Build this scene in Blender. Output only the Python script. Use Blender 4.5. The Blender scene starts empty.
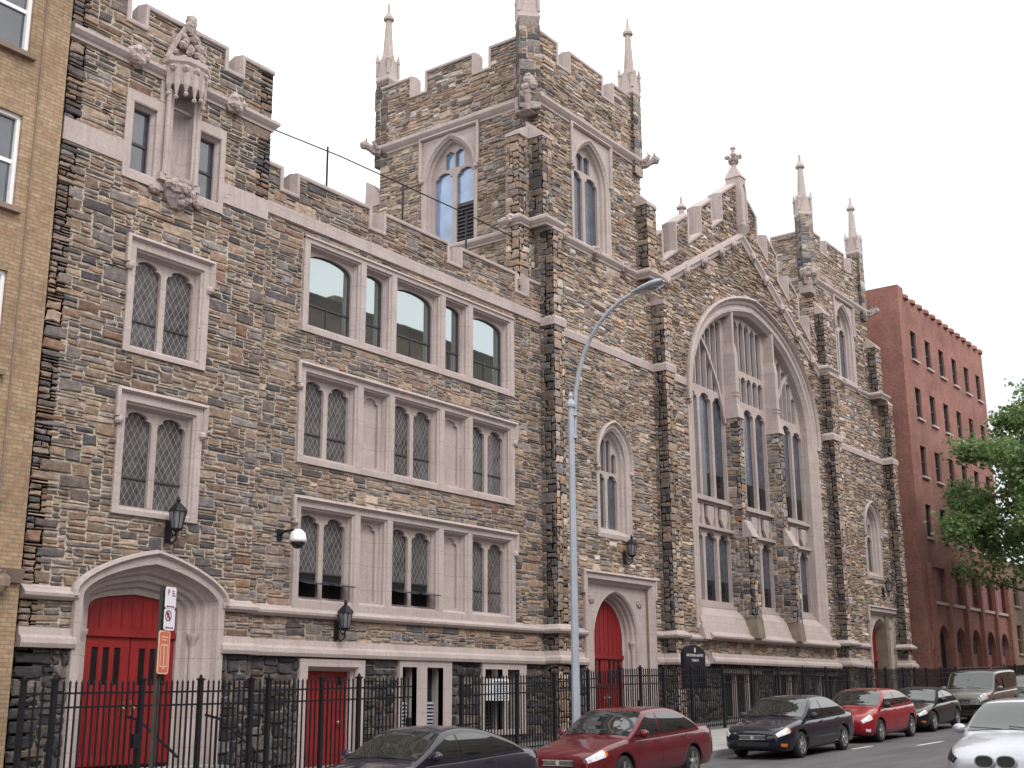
import bpy, bmesh, math, random
import numpy as np
from mathutils import Vector, Matrix, noise
from mathutils.geometry import tessellate_polygon
R = math.radians
S = bpy.context.scene
COL = S.collection
rnd = random.Random(11)

# ------------------------------------------------------------------ materials
def new_mat(name):
    m = bpy.data.materials.new(name); m.use_nodes = True
    nt = m.node_tree; b = nt.nodes['Principled BSDF']
    return m, nt, b
def N(nt, typ, **kw):
    n = nt.nodes.new(typ)
    for k, v in kw.items():
        if k in n.inputs.keys(): n.inputs[k].default_value = v
        else: setattr(n, k, v)
    return n
def L(nt, a, b): nt.links.new(a, b)
def coords(nt, scale=(1, 1, 1)):
    t = N(nt, 'ShaderNodeTexCoord'); mp = N(nt, 'ShaderNodeMapping'); mp.inputs['Scale'].default_value = scale
    L(nt, t.outputs['Object'], mp.inputs['Vector']); return mp.outputs['Vector']
def noise_n(nt, vec, scale, detail=5, rough=.6):
    n = N(nt, 'ShaderNodeTexNoise'); n.inputs['Scale'].default_value = scale
    n.inputs['Detail'].default_value = detail; n.inputs['Roughness'].default_value = rough
    if vec is not None: L(nt, vec, n.inputs['Vector'])
    return n.outputs['Fac']
def maprange(nt, v, a, b, c, d):
    n = N(nt, 'ShaderNodeMapRange'); L(nt, v, n.inputs['Value'])
    for k, x in zip(('From Min', 'From Max', 'To Min', 'To Max'), (a, b, c, d)): n.inputs[k].default_value = x
    return n.outputs['Result']
def mulcol(nt, colsock, facsock):
    n = N(nt, 'ShaderNodeVectorMath', operation='MULTIPLY')
    if isinstance(colsock, tuple): n.inputs[0].default_value = colsock[:3]
    else: L(nt, colsock, n.inputs[0])
    L(nt, facsock, n.inputs[1]); return n.outputs[0]
def mixcol(nt, fac, a, b):
    n = N(nt, 'ShaderNodeMix', data_type='RGBA')
    if isinstance(fac, (int, float)): n.inputs[0].default_value = fac
    else: L(nt, fac, n.inputs[0])
    for s, i in ((a, 6), (b, 7)):
        if isinstance(s, tuple): n.inputs[i].default_value = (s + (1,))[:4]
        else: L(nt, s, n.inputs[i])
    return n.outputs[2]
def bump(nt, b, h, strength=.3, dist=.02):
    n = N(nt, 'ShaderNodeBump'); n.inputs['Strength'].default_value = strength; n.inputs['Distance'].default_value = dist
    L(nt, h, n.inputs['Height']); L(nt, n.outputs['Normal'], b.inputs['Normal'])

def mat_plain(name, col, rough=.6, var=.15, scale=6, bmp=0, metal=0, spec=.5, coat=0):
    m, nt, b = new_mat(name)
    v = coords(nt); f = noise_n(nt, v, scale)
    L(nt, mulcol(nt, col, maprange(nt, f, .25, .75, 1-var, 1+var)), b.inputs['Base Color'])
    b.inputs['Roughness'].default_value = rough; b.inputs['Metallic'].default_value = metal
    b.inputs['Specular IOR Level'].default_value = spec
    if coat: b.inputs['Coat Weight'].default_value = coat; b.inputs['Coat Roughness'].default_value = .03
    if bmp: bump(nt, b, noise_n(nt, v, scale*5), bmp)
    return m

def mat_rubble():
    m, nt, b = new_mat('rubble_stone')
    a = N(nt, 'ShaderNodeAttribute', attribute_name='Col')
    v = coords(nt)
    f = noise_n(nt, v, 7, 8, .7); g = noise_n(nt, v, 1.1, 4)
    h = noise_n(nt, coords(nt, (2, 2, 9)), 3.5, 6, .65)
    c = mulcol(nt, a.outputs['Color'], maprange(nt, f, .25, .75, .5, 1.5))
    c = mulcol(nt, c, maprange(nt, h, .3, .7, .72, 1.28))
    c = mulcol(nt, c, maprange(nt, g, .3, .7, .85, 1.15))
    L(nt, c, b.inputs['Base Color']); b.inputs['Roughness'].default_value = .9
    b.inputs['Specular IOR Level'].default_value = .25
    bump(nt, b, noise_n(nt, v, 14, 8, .7), .7, .03)
    return m
def mat_lime():
    m, nt, b = new_mat('limestone')
    v = coords(nt)
    f = noise_n(nt, v, 1.3, 6, .65); st = noise_n(nt, coords(nt, (5, 5, .35)), 2.2, 6, .7); fn = noise_n(nt, v, 18, 4)
    c = mixcol(nt, maprange(nt, f, .35, .7, 0, 1), (.445, .378, .36), (.37, .308, .297))
    c = mixcol(nt, maprange(nt, st, .5, .76, 0, .62), c, (.24, .205, .19))
    # joints between the dressed blocks
    t = N(nt, 'ShaderNodeTexCoord'); sp = N(nt, 'ShaderNodeSeparateXYZ'); L(nt, t.outputs['Object'], sp.inputs[0])
    sn = N(nt, 'ShaderNodeMath', operation='MODULO'); L(nt, sp.outputs['Z'], sn.inputs[0]); sn.inputs[1].default_value = .62
    lt = N(nt, 'ShaderNodeMath', operation='LESS_THAN'); L(nt, sn.outputs[0], lt.inputs[0]); lt.inputs[1].default_value = .012
    c = mixcol(nt, lt.outputs[0], c, (.27, .235, .22))
    c = mulcol(nt, c, maprange(nt, fn, .3, .7, .9, 1.1))
    L(nt, c, b.inputs['Base Color']); b.inputs['Roughness'].default_value = .85; b.inputs['Specular IOR Level'].default_value = .25
    bump(nt, b, fn, .25, .01)
    return m
def mat_brick(name, c1, c2, mortar, bw=.21, rh=.068, ms=.011, stain=.2):
    m, nt, b = new_mat(name)
    t = N(nt, 'ShaderNodeTexCoord'); sp = N(nt, 'ShaderNodeSeparateXYZ'); L(nt, t.outputs['Object'], sp.inputs[0])
    ad = N(nt, 'ShaderNodeMath', operation='ADD'); L(nt, sp.outputs['X'], ad.inputs[0]); L(nt, sp.outputs['Y'], ad.inputs[1])
    cb = N(nt, 'ShaderNodeCombineXYZ'); L(nt, ad.outputs[0], cb.inputs[0]); L(nt, sp.outputs['Z'], cb.inputs[1])
    br = N(nt, 'ShaderNodeTexBrick'); L(nt, cb.outputs[0], br.inputs['Vector'])
    br.inputs['Scale'].default_value = 1; br.inputs['Brick Width'].default_value = bw; br.inputs['Row Height'].default_value = rh
    br.inputs['Mortar Size'].default_value = ms; br.inputs['Mortar Smooth'].default_value = .3; br.inputs['Bias'].default_value = 0
    br.inputs['Color1'].default_value = c1 + (1,); br.inputs['Color2'].default_value = c2 + (1,); br.inputs['Mortar'].default_value = mortar + (1,)
    v = coords(nt); f = noise_n(nt, v, .7, 6, .65); g = noise_n(nt, v, 9, 3)
    c = mulcol(nt, br.outputs['Color'], maprange(nt, f, .3, .7, 1-stain, 1+stain))
    c = mulcol(nt, c, maprange(nt, g, .3, .7, .82, 1.18))
    L(nt, c, b.inputs['Base Color']); b.inputs['Roughness'].default_value = .9; b.inputs['Specular IOR Level'].default_value = .25
    bump(nt, b, br.outputs['Fac'], -.4, .01)
    return m
def mat_leaded(name, base, lead, pw=.17, ph=.27, lw=.09, rough=.12, wave=.15, ior=1.6):
    m, nt, b = new_mat(name)
    t = N(nt, 'ShaderNodeTexCoord'); sp = N(nt, 'ShaderNodeSeparateXYZ'); L(nt, t.outputs['Object'], sp.inputs[0])
    def ma(op, a, bb):
        n = N(nt, 'ShaderNodeMath', operation=op)
        for i, s in ((0, a), (1, bb)):
            if isinstance(s, (int, float)): n.inputs[i].default_value = s
            else: L(nt, s, n.inputs[i])
        return n.outputs[0]
    h = ma('ADD', sp.outputs['X'], sp.outputs['Y'])
    a = ma('MULTIPLY', h, 1/pw); c = ma('MULTIPLY', sp.outputs['Z'], 1/ph)
    p = ma('FRACT', ma('ADD', a, c), 0); q = ma('FRACT', ma('SUBTRACT', a, c), 0)
    ln = ma('MAXIMUM', ma('LESS_THAN', p, lw), ma('LESS_THAN', q, lw))
    v = coords(nt); f = noise_n(nt, v, 5, 3); g = noise_n(nt, v, .9, 3)
    cc = mulcol(nt, base, maprange(nt, f, .3, .7, .6, 1.4))
    cc = mulcol(nt, cc, maprange(nt, g, .3, .7, .7, 1.3))
    L(nt, mixcol(nt, ln, cc, lead), b.inputs['Base Color'])
    L(nt, maprange(nt, ln, 0, 1, rough, .6), b.inputs['Roughness']); b.inputs['IOR'].default_value = ior
    bump(nt, b, noise_n(nt, v, 4, 2), wave, .02)
    return m
def mat_glass(name, base, ior=1.5, rough=.03, wave=.05, scale=1.5):
    m, nt, b = new_mat(name)
    v = coords(nt); f = noise_n(nt, v, scale, 3)
    L(nt, mulcol(nt, base, maprange(nt, f, .3, .7, .7, 1.3)), b.inputs['Base Color'])
    b.inputs['Roughness'].default_value = rough; b.inputs['IOR'].default_value = ior
    if wave: bump(nt, b, noise_n(nt, v, scale, 2), wave, .02)
    return m
def mat_leaf(name, c1, c2):
    m, nt, b = new_mat(name)
    a = N(nt, 'ShaderNodeAttribute', attribute_name='Col')
    sp = N(nt, 'ShaderNodeSeparateColor'); L(nt, a.outputs['Color'], sp.inputs[0])
    c = mixcol(nt, sp.outputs[0], c1, c2); L(nt, c, b.inputs['Base Color']); b.inputs['Roughness'].default_value = .55
    tr = N(nt, 'ShaderNodeBsdfTranslucent'); L(nt, c, tr.inputs['Color'])
    mx = N(nt, 'ShaderNodeMixShader'); mx.inputs[0].default_value = .4
    L(nt, b.outputs[0], mx.inputs[1]); L(nt, tr.outputs[0], mx.inputs[2]); L(nt, mx.outputs[0], nt.nodes['Material Output'].inputs['Surface'])
    return m
def mat_asphalt():
    m, nt, b = new_mat('asphalt')
    v = coords(nt)
    f = noise_n(nt, v, 60, 3); g = noise_n(nt, v, .6, 6, .65); s = noise_n(nt, coords(nt, (.25, 2.2, 1)), 1.2, 5)
    c = mulcol(nt, (.098, .095, .10), maprange(nt, f, .3, .7, .75, 1.25))
    c = mulcol(nt, c, maprange(nt, g, .3, .7, .75, 1.2)); c = mulcol(nt, c, maprange(nt, s, .35, .7, .8, 1.12))
    L(nt, c, b.inputs['Base Color']); b.inputs['Roughness'].default_value = .85
    bump(nt, b, f, .5, .01); return m
def mat_walk():
    m, nt, b = new_mat('sidewalk_concrete')
    t = N(nt, 'ShaderNodeTexCoord')
    br = N(nt, 'ShaderNodeTexBrick'); L(nt, t.outputs['Object'], br.inputs['Vector']); br.offset = 0
    br.inputs['Scale'].default_value = 1; br.inputs['Brick Width'].default_value = 1.5; br.inputs['Row Height'].default_value = 1.5
    br.inputs['Mortar Size'].default_value = .012
    br.inputs['Color1'].default_value = (.34, .33, .31, 1); br.inputs['Color2'].default_value = (.29, .285, .27, 1); br.inputs['Mortar'].default_value = (.12, .12, .115, 1)
    v = coords(nt); f = noise_n(nt, v, 1.2, 7, .7); g = noise_n(nt, v, 25, 3)
    c = mulcol(nt, br.outputs['Color'], maprange(nt, f, .3, .7, .75, 1.2)); c = mulcol(nt, c, maprange(nt, g, .3, .7, .9, 1.1))
    L(nt, c, b.inputs['Base Color']); b.inputs['Roughness'].default_value = .9; bump(nt, b, g, .2, .005); return m

def mat_paint(name, col, flake=.0):
    m, nt, b = new_mat(name)
    v = coords(nt); f = noise_n(nt, v, 1.6, 4); d = noise_n(nt, v, 9, 5)
    L(nt, mulcol(nt, col, maprange(nt, f, .3, .7, .9, 1.1)), b.inputs['Base Color'])
    b.inputs['Roughness'].default_value = .4; b.inputs['Metallic'].default_value = flake; b.inputs['Specular IOR Level'].default_value = .12
    b.inputs['Coat Weight'].default_value = 1; L(nt, maprange(nt, d, .3, .7, .02, .1), b.inputs['Coat Roughness']); return m
def mat_wood_red():
    m, nt, b = new_mat('red_door_paint')
    v = coords(nt); f = noise_n(nt, coords(nt, (6, 6, .6)), 2, 5); g = noise_n(nt, v, 1.3, 4)
    c = mixcol(nt, maprange(nt, g, .3, .7, 0, 1), (.25, .011, .012), (.185, .009, .011))
    c = mulcol(nt, c, maprange(nt, f, .3, .7, .75, 1.15))
    sc = noise_n(nt, coords(nt, (1, 1, .5)), 5, 8, .75); c = mixcol(nt, maprange(nt, sc, .6, .78, 0, .5), c, (.10, .02, .02))
    L(nt, c, b.inputs['Base Color']); b.inputs['Roughness'].default_value = .5; return m

M = {}
M['stone'] = mat_rubble(); M['lime'] = mat_lime()
M['carved'] = mat_plain('carved_limestone', (.36, .30, .285), .9, .35, 9, .6, spec=.2)
M['backstone'] = mat_plain('plain_stone_wall', (.20, .165, .13), .95, .3, 2.5, .5, spec=.2)
M['roof'] = mat_plain('flat_roof', (.09, .085, .085), .9, .2, 2)
M['ybrick'] = mat_brick('yellow_brick', (.34, .245, .155), (.285, .18, .108), (.20, .16, .12), bw=.23, rh=.082, ms=.013, stain=.2)
M['rbrick'] = mat_brick('red_brick', (.262, .092, .074), (.192, .068, .055), (.26, .165, .14), ms=.014, stain=.25)
M['obrick'] = mat_brick('brown_brick', (.20, .12, .085), (.26, .16, .11), (.25, .22, .18))
M['ostone'] = mat_plain('brownstone', (.21, .15, .12), .9, .2, 2)
M['lead'] = mat_leaded('leaded_glass', (.08, .078, .082), (.29, .28, .27), .16, .27, .06)
M['stained'] = mat_leaded('stained_glass', (.075, .085, .115), (.05, .05, .055), .11, .16, .12, .22, .6)
M['clear'] = mat_glass('reflective_window_glass', (.03, .04, .042), 4.2, .015, .03, 1.0)
M['clear'].node_tree.nodes['Principled BSDF'].inputs['Specular Tint'].default_value = (.84, .95, .97, 1)
M['skyglass'] = mat_glass('tower_glass_painted_sky', (.16, .27, .47), 2.2, .05, .1)  # blue of the reflected sky is put into the base colour
M['dglass'] = mat_glass('dark_glass', (.012, .013, .016), 1.5, .08, .1)
M['bglass'] = mat_glass('sash_glass', (.045, .05, .065), 1.9, .03, .06)
M['white'] = mat_plain('white_paint', (.78, .78, .80), .5, .05)
M['black'] = mat_plain('black_iron_paint', (.008, .008, .012), .5, .3, 8, spec=.3)
M['darkvoid'] = mat_plain('painted_dark_depth', (.006, .006, .007), 1, .1)  # near-black sheet colour, paints the unlit depth of openings
M['louver'] = mat_plain('dark_louver', (.04, .038, .045), .6, .2)
M['red'] = mat_wood_red()
M['steel'] = mat_plain('galvanised_steel', (.42, .46, .53), .45, .15, 3, metal=.35)
M['steelw'] = mat_plain('weathered_white_steel', (.34, .37, .43), .45, .12, 3)
M['greenpole'] = mat_plain('dark_green_pole', (.045, .05, .045), .5, .2)
M['asphalt'] = mat_asphalt(); M['walk'] = mat_walk()
M['kerb'] = mat_plain('kerb_stone', (.27, .265, .26), .9, .2, 3)
M['line'] = mat_plain('worn_white_road_paint', (.55, .55, .53), .8, .3, 6)
M['soil'] = mat_plain('areaway_concrete', (.16, .15, .13), .95, .3, 3)
M['sgrn'] = mat_plain('planting_bed', (.10, .12, .06), .95, .4, 5)
M['trunk'] = mat_plain('bark', (.10, .085, .065), .95, .35, 5, .8)
M['leaf'] = mat_leaf('leaves', (.085, .16, .05), (.24, .335, .14))
M['tyre'] = mat_plain('tyre_rubber', (.018, .018, .019), .85, .2)
M['rim'] = mat_plain('alloy', (.55, .55, .57), .3, .05, metal=.85)
M['plastic'] = mat_plain('black_plastic', (.02, .02, .022), .5, .2)
M['chrome'] = mat_plain('chrome', (.75, .75, .77), .12, .03, metal=1)
M['lampglass'] = mat_glass('headlamp_glass', (.62, .64, .67), 1.6, .05, .5, 12)
M['amber'] = mat_plain('amber_lens', (.55, .13, .03), .15, .1)
M['redlens'] = mat_plain('red_lens', (.40, .015, .012), .15, .1)
M['carglass'] = mat_glass('car_glass', (.012, .016, .016), 1.95, .01, .0)
M['lanternglass'] = mat_glass('lantern_glass', (.2, .21, .23), 1.5, .15, .1)
M['signw'] = mat_plain('sign_white', (.75, .72, .78), .4, .05)
M['signo'] = mat_plain('sign_orange', (.58, .15, .09), .4, .08)
M['signtext'] = mat_plain('sign_maroon', (.20, .02, .07), .5, .05)
M['signpale'] = mat_plain('sign_pale', (.80, .52, .40), .5, .05)
M['brass'] = mat_plain('brass', (.62, .5, .3), .3, .1, metal=.9)

# ------------------------------------------------------------------ mesh helpers
class MB:
    def __init__(s): s.v = []; s.f = []; s.mi = []; s.cur = 0
    def add(s, vs, fs):
        o = len(s.v); s.v.extend(tuple(map(float, p)) for p in vs)
        for f in fs: s.f.append(tuple(i+o for i in f)); s.mi.append(s.cur)
    def box(s, x0, x1, y0, y1, z0, z1):
        s.add([(x, y, z) for z in (z0, z1) for y in (y0, y1) for x in (x0, x1)],
              [(0, 2, 3, 1), (4, 5, 7, 6), (0, 1, 5, 4), (2, 6, 7, 3), (0, 4, 6, 2), (1, 3, 7, 5)])
    def hexa(s, b, t):       # bottom and top quads, four points each, ccw from above
        s.add(list(b)+list(t), [(3, 2, 1, 0), (4, 5, 6, 7), (0, 1, 5, 4), (1, 2, 6, 5), (2, 3, 7, 6), (3, 0, 4, 7)])
    def tube(s, pts, r, n=8, caps=True):
        pts = [Vector(p) for p in pts]; k = len(pts)
        rr = r if isinstance(r, (list, tuple)) else [r]*k
        vs = []; ref = None
        for i, p in enumerate(pts):
            d = (pts[min(i+1, k-1)]-pts[max(i-1, 0)]).normalized()
            if ref is None: ref = Vector((0, 0, 1)) if abs(d.z) < .9 else Vector((1, 0, 0))
            a = (ref - d*ref.dot(d)).normalized(); ref = a; b = d.cross(a)
            for j in range(n):
                t = 2*math.pi*j/n; vs.append(p+(a*math.cos(t)+b*math.sin(t))*rr[i])
        fs = [(i*n+j, i*n+(j+1) % n, (i+1)*n+(j+1) % n, (i+1)*n+j) for i in range(k-1) for j in range(n)]
        if caps: fs += [tuple(range(n-1, -1, -1)), tuple((k-1)*n+j for j in range(n))]
        s.add(vs, fs)
    def lathe(s, c, prof, n=12, axis='z', rot=0.0, sx=1, sy=1, caps=True):   # prof: (r, h)
        vs = []
        for r, h in prof:
            for j in range(n):
                t = rot+2*math.pi*j/n; a, b = r*math.cos(t)*sx, r*math.sin(t)*sy
                q = {'z': (a, b, h), 'y': (a, h, b), 'x': (h, a, b)}[axis]
                vs.append((c[0]+q[0], c[1]+q[1], c[2]+q[2]))
        k = len(prof)
        fs = [(i*n+j, i*n+(j+1) % n, (i+1)*n+(j+1) % n, (i+1)*n+j) for i in range(k-1) for j in range(n)]
        if caps: fs += [tuple(range(n-1, -1, -1)), tuple((k-1)*n+j for j in range(n))]
        s.add(vs, fs)
    def ball(s, c, r, n=8, seed=0, rough=0.0):
        rx, ry, rz = r if isinstance(r, (tuple, list)) else (r, r, r)
        vs = []; m = n//2+1
        for i in range(m+1):
            th = math.pi*i/m
            for j in range(n):
                ph = 2*math.pi*j/n; d = Vector((math.sin(th)*math.cos(ph), math.sin(th)*math.sin(ph), math.cos(th)))
                k = 1+rough*noise.noise(d*3.1+Vector((seed*7.3, seed, 0)))
                vs.append((c[0]+d.x*rx*k, c[1]+d.y*ry*k, c[2]+d.z*rz*k))
        s.add(vs, [(i*n+j, (i+1)*n+j, (i+1)*n+(j+1) % n, i*n+(j+1) % n) for i in range(m) for j in range(n)])
    def build(s, name, mats, parent=None, smooth=False, col=None, autosmooth=None):
        me = bpy.data.meshes.new(name); me.from_pydata(s.v, [], s.f); 
        for m in (mats if isinstance(mats, (list, tuple)) else [mats]): me.materials.append(m)
        if any(s.mi): me.polygons.foreach_set('material_index', s.mi)
        if smooth: me.polygons.foreach_set('use_smooth', [True]*len(me.polygons))
        if col is not None:
            a = me.color_attributes.new('Col', 'FLOAT_COLOR', 'POINT'); a.data.foreach_set('color', np.asarray(col, 'f').ravel())
        me.update()
        o = bpy.data.objects.new(name, me); COL.objects.link(o)
        if parent is not None:
            o.parent = parent; o.matrix_parent_inverse = Matrix.Translation(-Vector(parent.location)) if parent.get('worldparts') else Matrix()
        return o
def tag(o, label=None, cat=None, group=None, kind=None):
    for k, v in (('label', label), ('category', cat), ('group', group), ('kind', kind)):
        if v: o[k] = v
    return o
def thing(name, label, cat, loc=(0, 0, 0), rz=0, group=None, world=True):
    o = bpy.data.objects.new(name, None); COL.objects.link(o); o.location = loc; o.rotation_euler = (0, 0, rz)
    o.empty_display_size = .3
    if world: o['worldparts'] = 1        # children are written in world coordinates
    return tag(o, label, cat, group)

# a wall plane: u along it, v up, d outward
class Wall:
    def __init__(s, o, n):
        s.o = Vector(o); s.n = Vector(n); s.u = Vector((0, 0, 1)).cross(s.n)
    def __call__(s, u, v, d=0): return s.o+s.u*u+Vector((0, 0, v))+s.n*d
def area(p): return sum(p[i][0]*p[(i+1) % len(p)][1]-p[(i+1) % len(p)][0]*p[i][1] for i in range(len(p)))/2
def sweep2(mb, W, A, B, prof):      # between an inner and an outer curve of equal length
    n = len(A); k = len(prof); vs = [W(a[0]+(b[0]-a[0])*s, a[1]+(b[1]-a[1])*s, d) for s, d in prof for a, b in zip(A, B)]
    mb.add(vs, [(i*n+j, i*n+j+1, (i+1)*n+j+1, (i+1)*n+j) for i in range(k-1) for j in range(n-1)])
def ccw(p): return list(p) if area(p) > 0 else list(p)[::-1]
def offset(path, off, closed):
    n = len(path); out = []
    for i in range(n):
        p = path[i]; a = path[(i-1) % n] if closed or i > 0 else None; b = path[(i+1) % n] if closed or i < n-1 else None
        def nr(q, r):
            dx, dy = r[0]-q[0], r[1]-q[1]; l = math.hypot(dx, dy) or 1e-9; return dy/l, -dx/l
        if a is None: nx, ny = nr(p, b)
        elif b is None: nx, ny = nr(a, p)
        else:
            n1, n2 = nr(a, p), nr(p, b); nx, ny = n1[0]+n2[0], n1[1]+n2[1]
            k = (nx*nx+ny*ny)/2; k = max(k, .35); nx, ny = nx/k, ny/k
        out.append((p[0]+nx*off, p[1]+ny*off))
    return out
def sweep(mb, W, path, prof, closed=False, loop=False):   # prof: (offset outward in the plane, d); loop closes the profile
    n = len(path); k = len(prof); vs = []
    for off, d in prof: vs += [W(u, v, d) for u, v in offset(path, off, closed)]
    fs = []
    for i in range(k if loop else k-1):
        i2 = (i+1) % k
        for j in range(n if closed else n-1):
            j2 = (j+1) % n; fs.append((i*n+j, i*n+j2, i2*n+j2, i2*n+j))
    if not closed and loop:
        fs.append(tuple(i*n for i in range(k))); fs.append(tuple(i*n+n-1 for i in reversed(range(k))))
    mb.add(vs, fs)
def plate(mb, W, outer, holes, df, db=None, back=False, skip=()):
    polys = [ccw(outer)]+[ccw(h) for h in holes]
    flat = [p for q in polys for p in q]
    tris = tessellate_polygon([[Vector((p[0], p[1], 0)) for p in q] for q in polys])
    mb.add([W(u, v, df) for u, v in flat], [t for t in tris])
    if back: mb.add([W(u, v, db) for u, v in flat], [t[::-1] for t in tris])
    if db is not None:
        for q in polys:
            n = len(q); mb.add([W(u, v, df) for u, v in q]+[W(u, v, db) for u, v in q], [(j, (j+1) % n, n+(j+1) % n, n+j) for j in range(n) if not any(abs(q[j][1]-s_) < .002 and abs(q[(j+1) % n][1]-s_) < .002 for s_ in skip)])
def rect(a, b, c, d): return [(a, c), (b, c), (b, d), (a, d)]
def arch(cx, hw, z0, zs, rise, n=10, ctrl=None):   # ccw from bottom left; two arcs when tall, else a bezier
    if ctrl is None and rise >= hw:
        r = (hw*hw+rise*rise)/(2*hw); c = cx+hw-r; a1 = math.atan2(rise, cx-c)
        right = [(c+r*math.cos(a1*i/n), zs+r*math.sin(a1*i/n)) for i in range(n+1)]
    else:
        c1, c2 = ctrl or ((1, .55), (.6, .85)); P = [(hw, 0), (hw*c1[0], rise*c1[1]), (hw*c2[0], rise*c2[1]), (0, rise)]
        right = []
        for i in range(n+1):
            t = i/n; b = ((1-t)**3, 3*(1-t)**2*t, 3*(1-t)*t*t, t**3)
            right.append((cx+sum(w*p[0] for w, p in zip(b, P)), zs+sum(w*p[1] for w, p in zip(b, P))))
    left = [(2*cx-x, z) for x, z in right[-2::-1]]
    return [(cx-hw, z0), (cx+hw, z0)]+right+left
def archpath(cx, hw, z0, zs, rise, n=10, ctrl=None):   # open path from bottom right over the arch to bottom left
    a = arch(cx, hw, z0, zs, rise, n, ctrl); return a[1:]+[a[0]]
def light(x0, x1, z0, z1):     # a cusped light
    w = x1-x0; cx = (x0+x1)/2; h = min(.44*w, (z1-z0)*.5); zs = z1-h
    rt = [(.5, 0), (.495, .26), (.44, .47), (.32, .53), (.34, .68), (.25, .86), (0, 1)]
    right = [(cx+a*w, zs+b*h) for a, b in rt]; left = [(2*cx-x, z) for x, z in right[-2::-1]]
    return [(x0, z0), (x1, z0)]+right+left

def pip(poly, X, Y):
    inside = np.zeros(X.shape, bool); n = len(poly)
    for i in range(n):
        x1, y1 = poly[i]; x2, y2 = poly[(i+1) % n]
        if y1 == y2: continue
        c = ((y1 > Y) != (y2 > Y)) & (X < (x2-x1)*(Y-y1)/(y2-y1)+x1); inside ^= c
    return inside
PAL = [((.205, .18, .16), 20), ((.27, .22, .175), 20), ((.165, .158, .158), 15), ((.115, .11, .114), 10), ((.34, .29, .235), 15), ((.225, .165, .13), 10),
       ((.25, .23, .22), 10), ((.27, .17, .105), 4), ((.07, .067, .072), 6), ((.40, .375, .34), 6)]
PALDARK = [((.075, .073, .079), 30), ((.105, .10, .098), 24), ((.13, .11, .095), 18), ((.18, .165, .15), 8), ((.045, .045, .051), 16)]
PALWARM = [((.285, .225, .172), 20), ((.33, .27, .212), 18), ((.24, .183, .138), 18), ((.225, .205, .19), 13), ((.37, .32, .26), 9), ((.19, .162, .142), 12), ((.25, .172, .115), 4), ((.13, .117, .112), 6), ((.42, .39, .35), 5)]
PALBLOCK = [((.168, .130, .102), 22), ((.142, .122, .108), 18), ((.208, .160, .118), 18), ((.095, .087, .085), 10), ((.172, .156, .142), 13), ((.255, .205, .155), 9), ((.165, .11, .08), 5), ((.07, .065, .066), 5)]
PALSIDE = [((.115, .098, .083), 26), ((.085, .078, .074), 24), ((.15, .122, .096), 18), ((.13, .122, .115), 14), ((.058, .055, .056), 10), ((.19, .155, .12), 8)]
def hue(pal): return [((c[0]*1.03, c[1]*.978, c[2]*1.0), w) for c, w in pal]
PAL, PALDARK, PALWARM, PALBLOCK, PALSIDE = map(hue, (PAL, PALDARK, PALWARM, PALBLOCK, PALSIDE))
def palpick(pal, r):
    t = r.random()*sum(w for _, w in pal)
    for c, w in pal:
        t -= w
        if t <= 0: return c
    return pal[-1][0]
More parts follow.
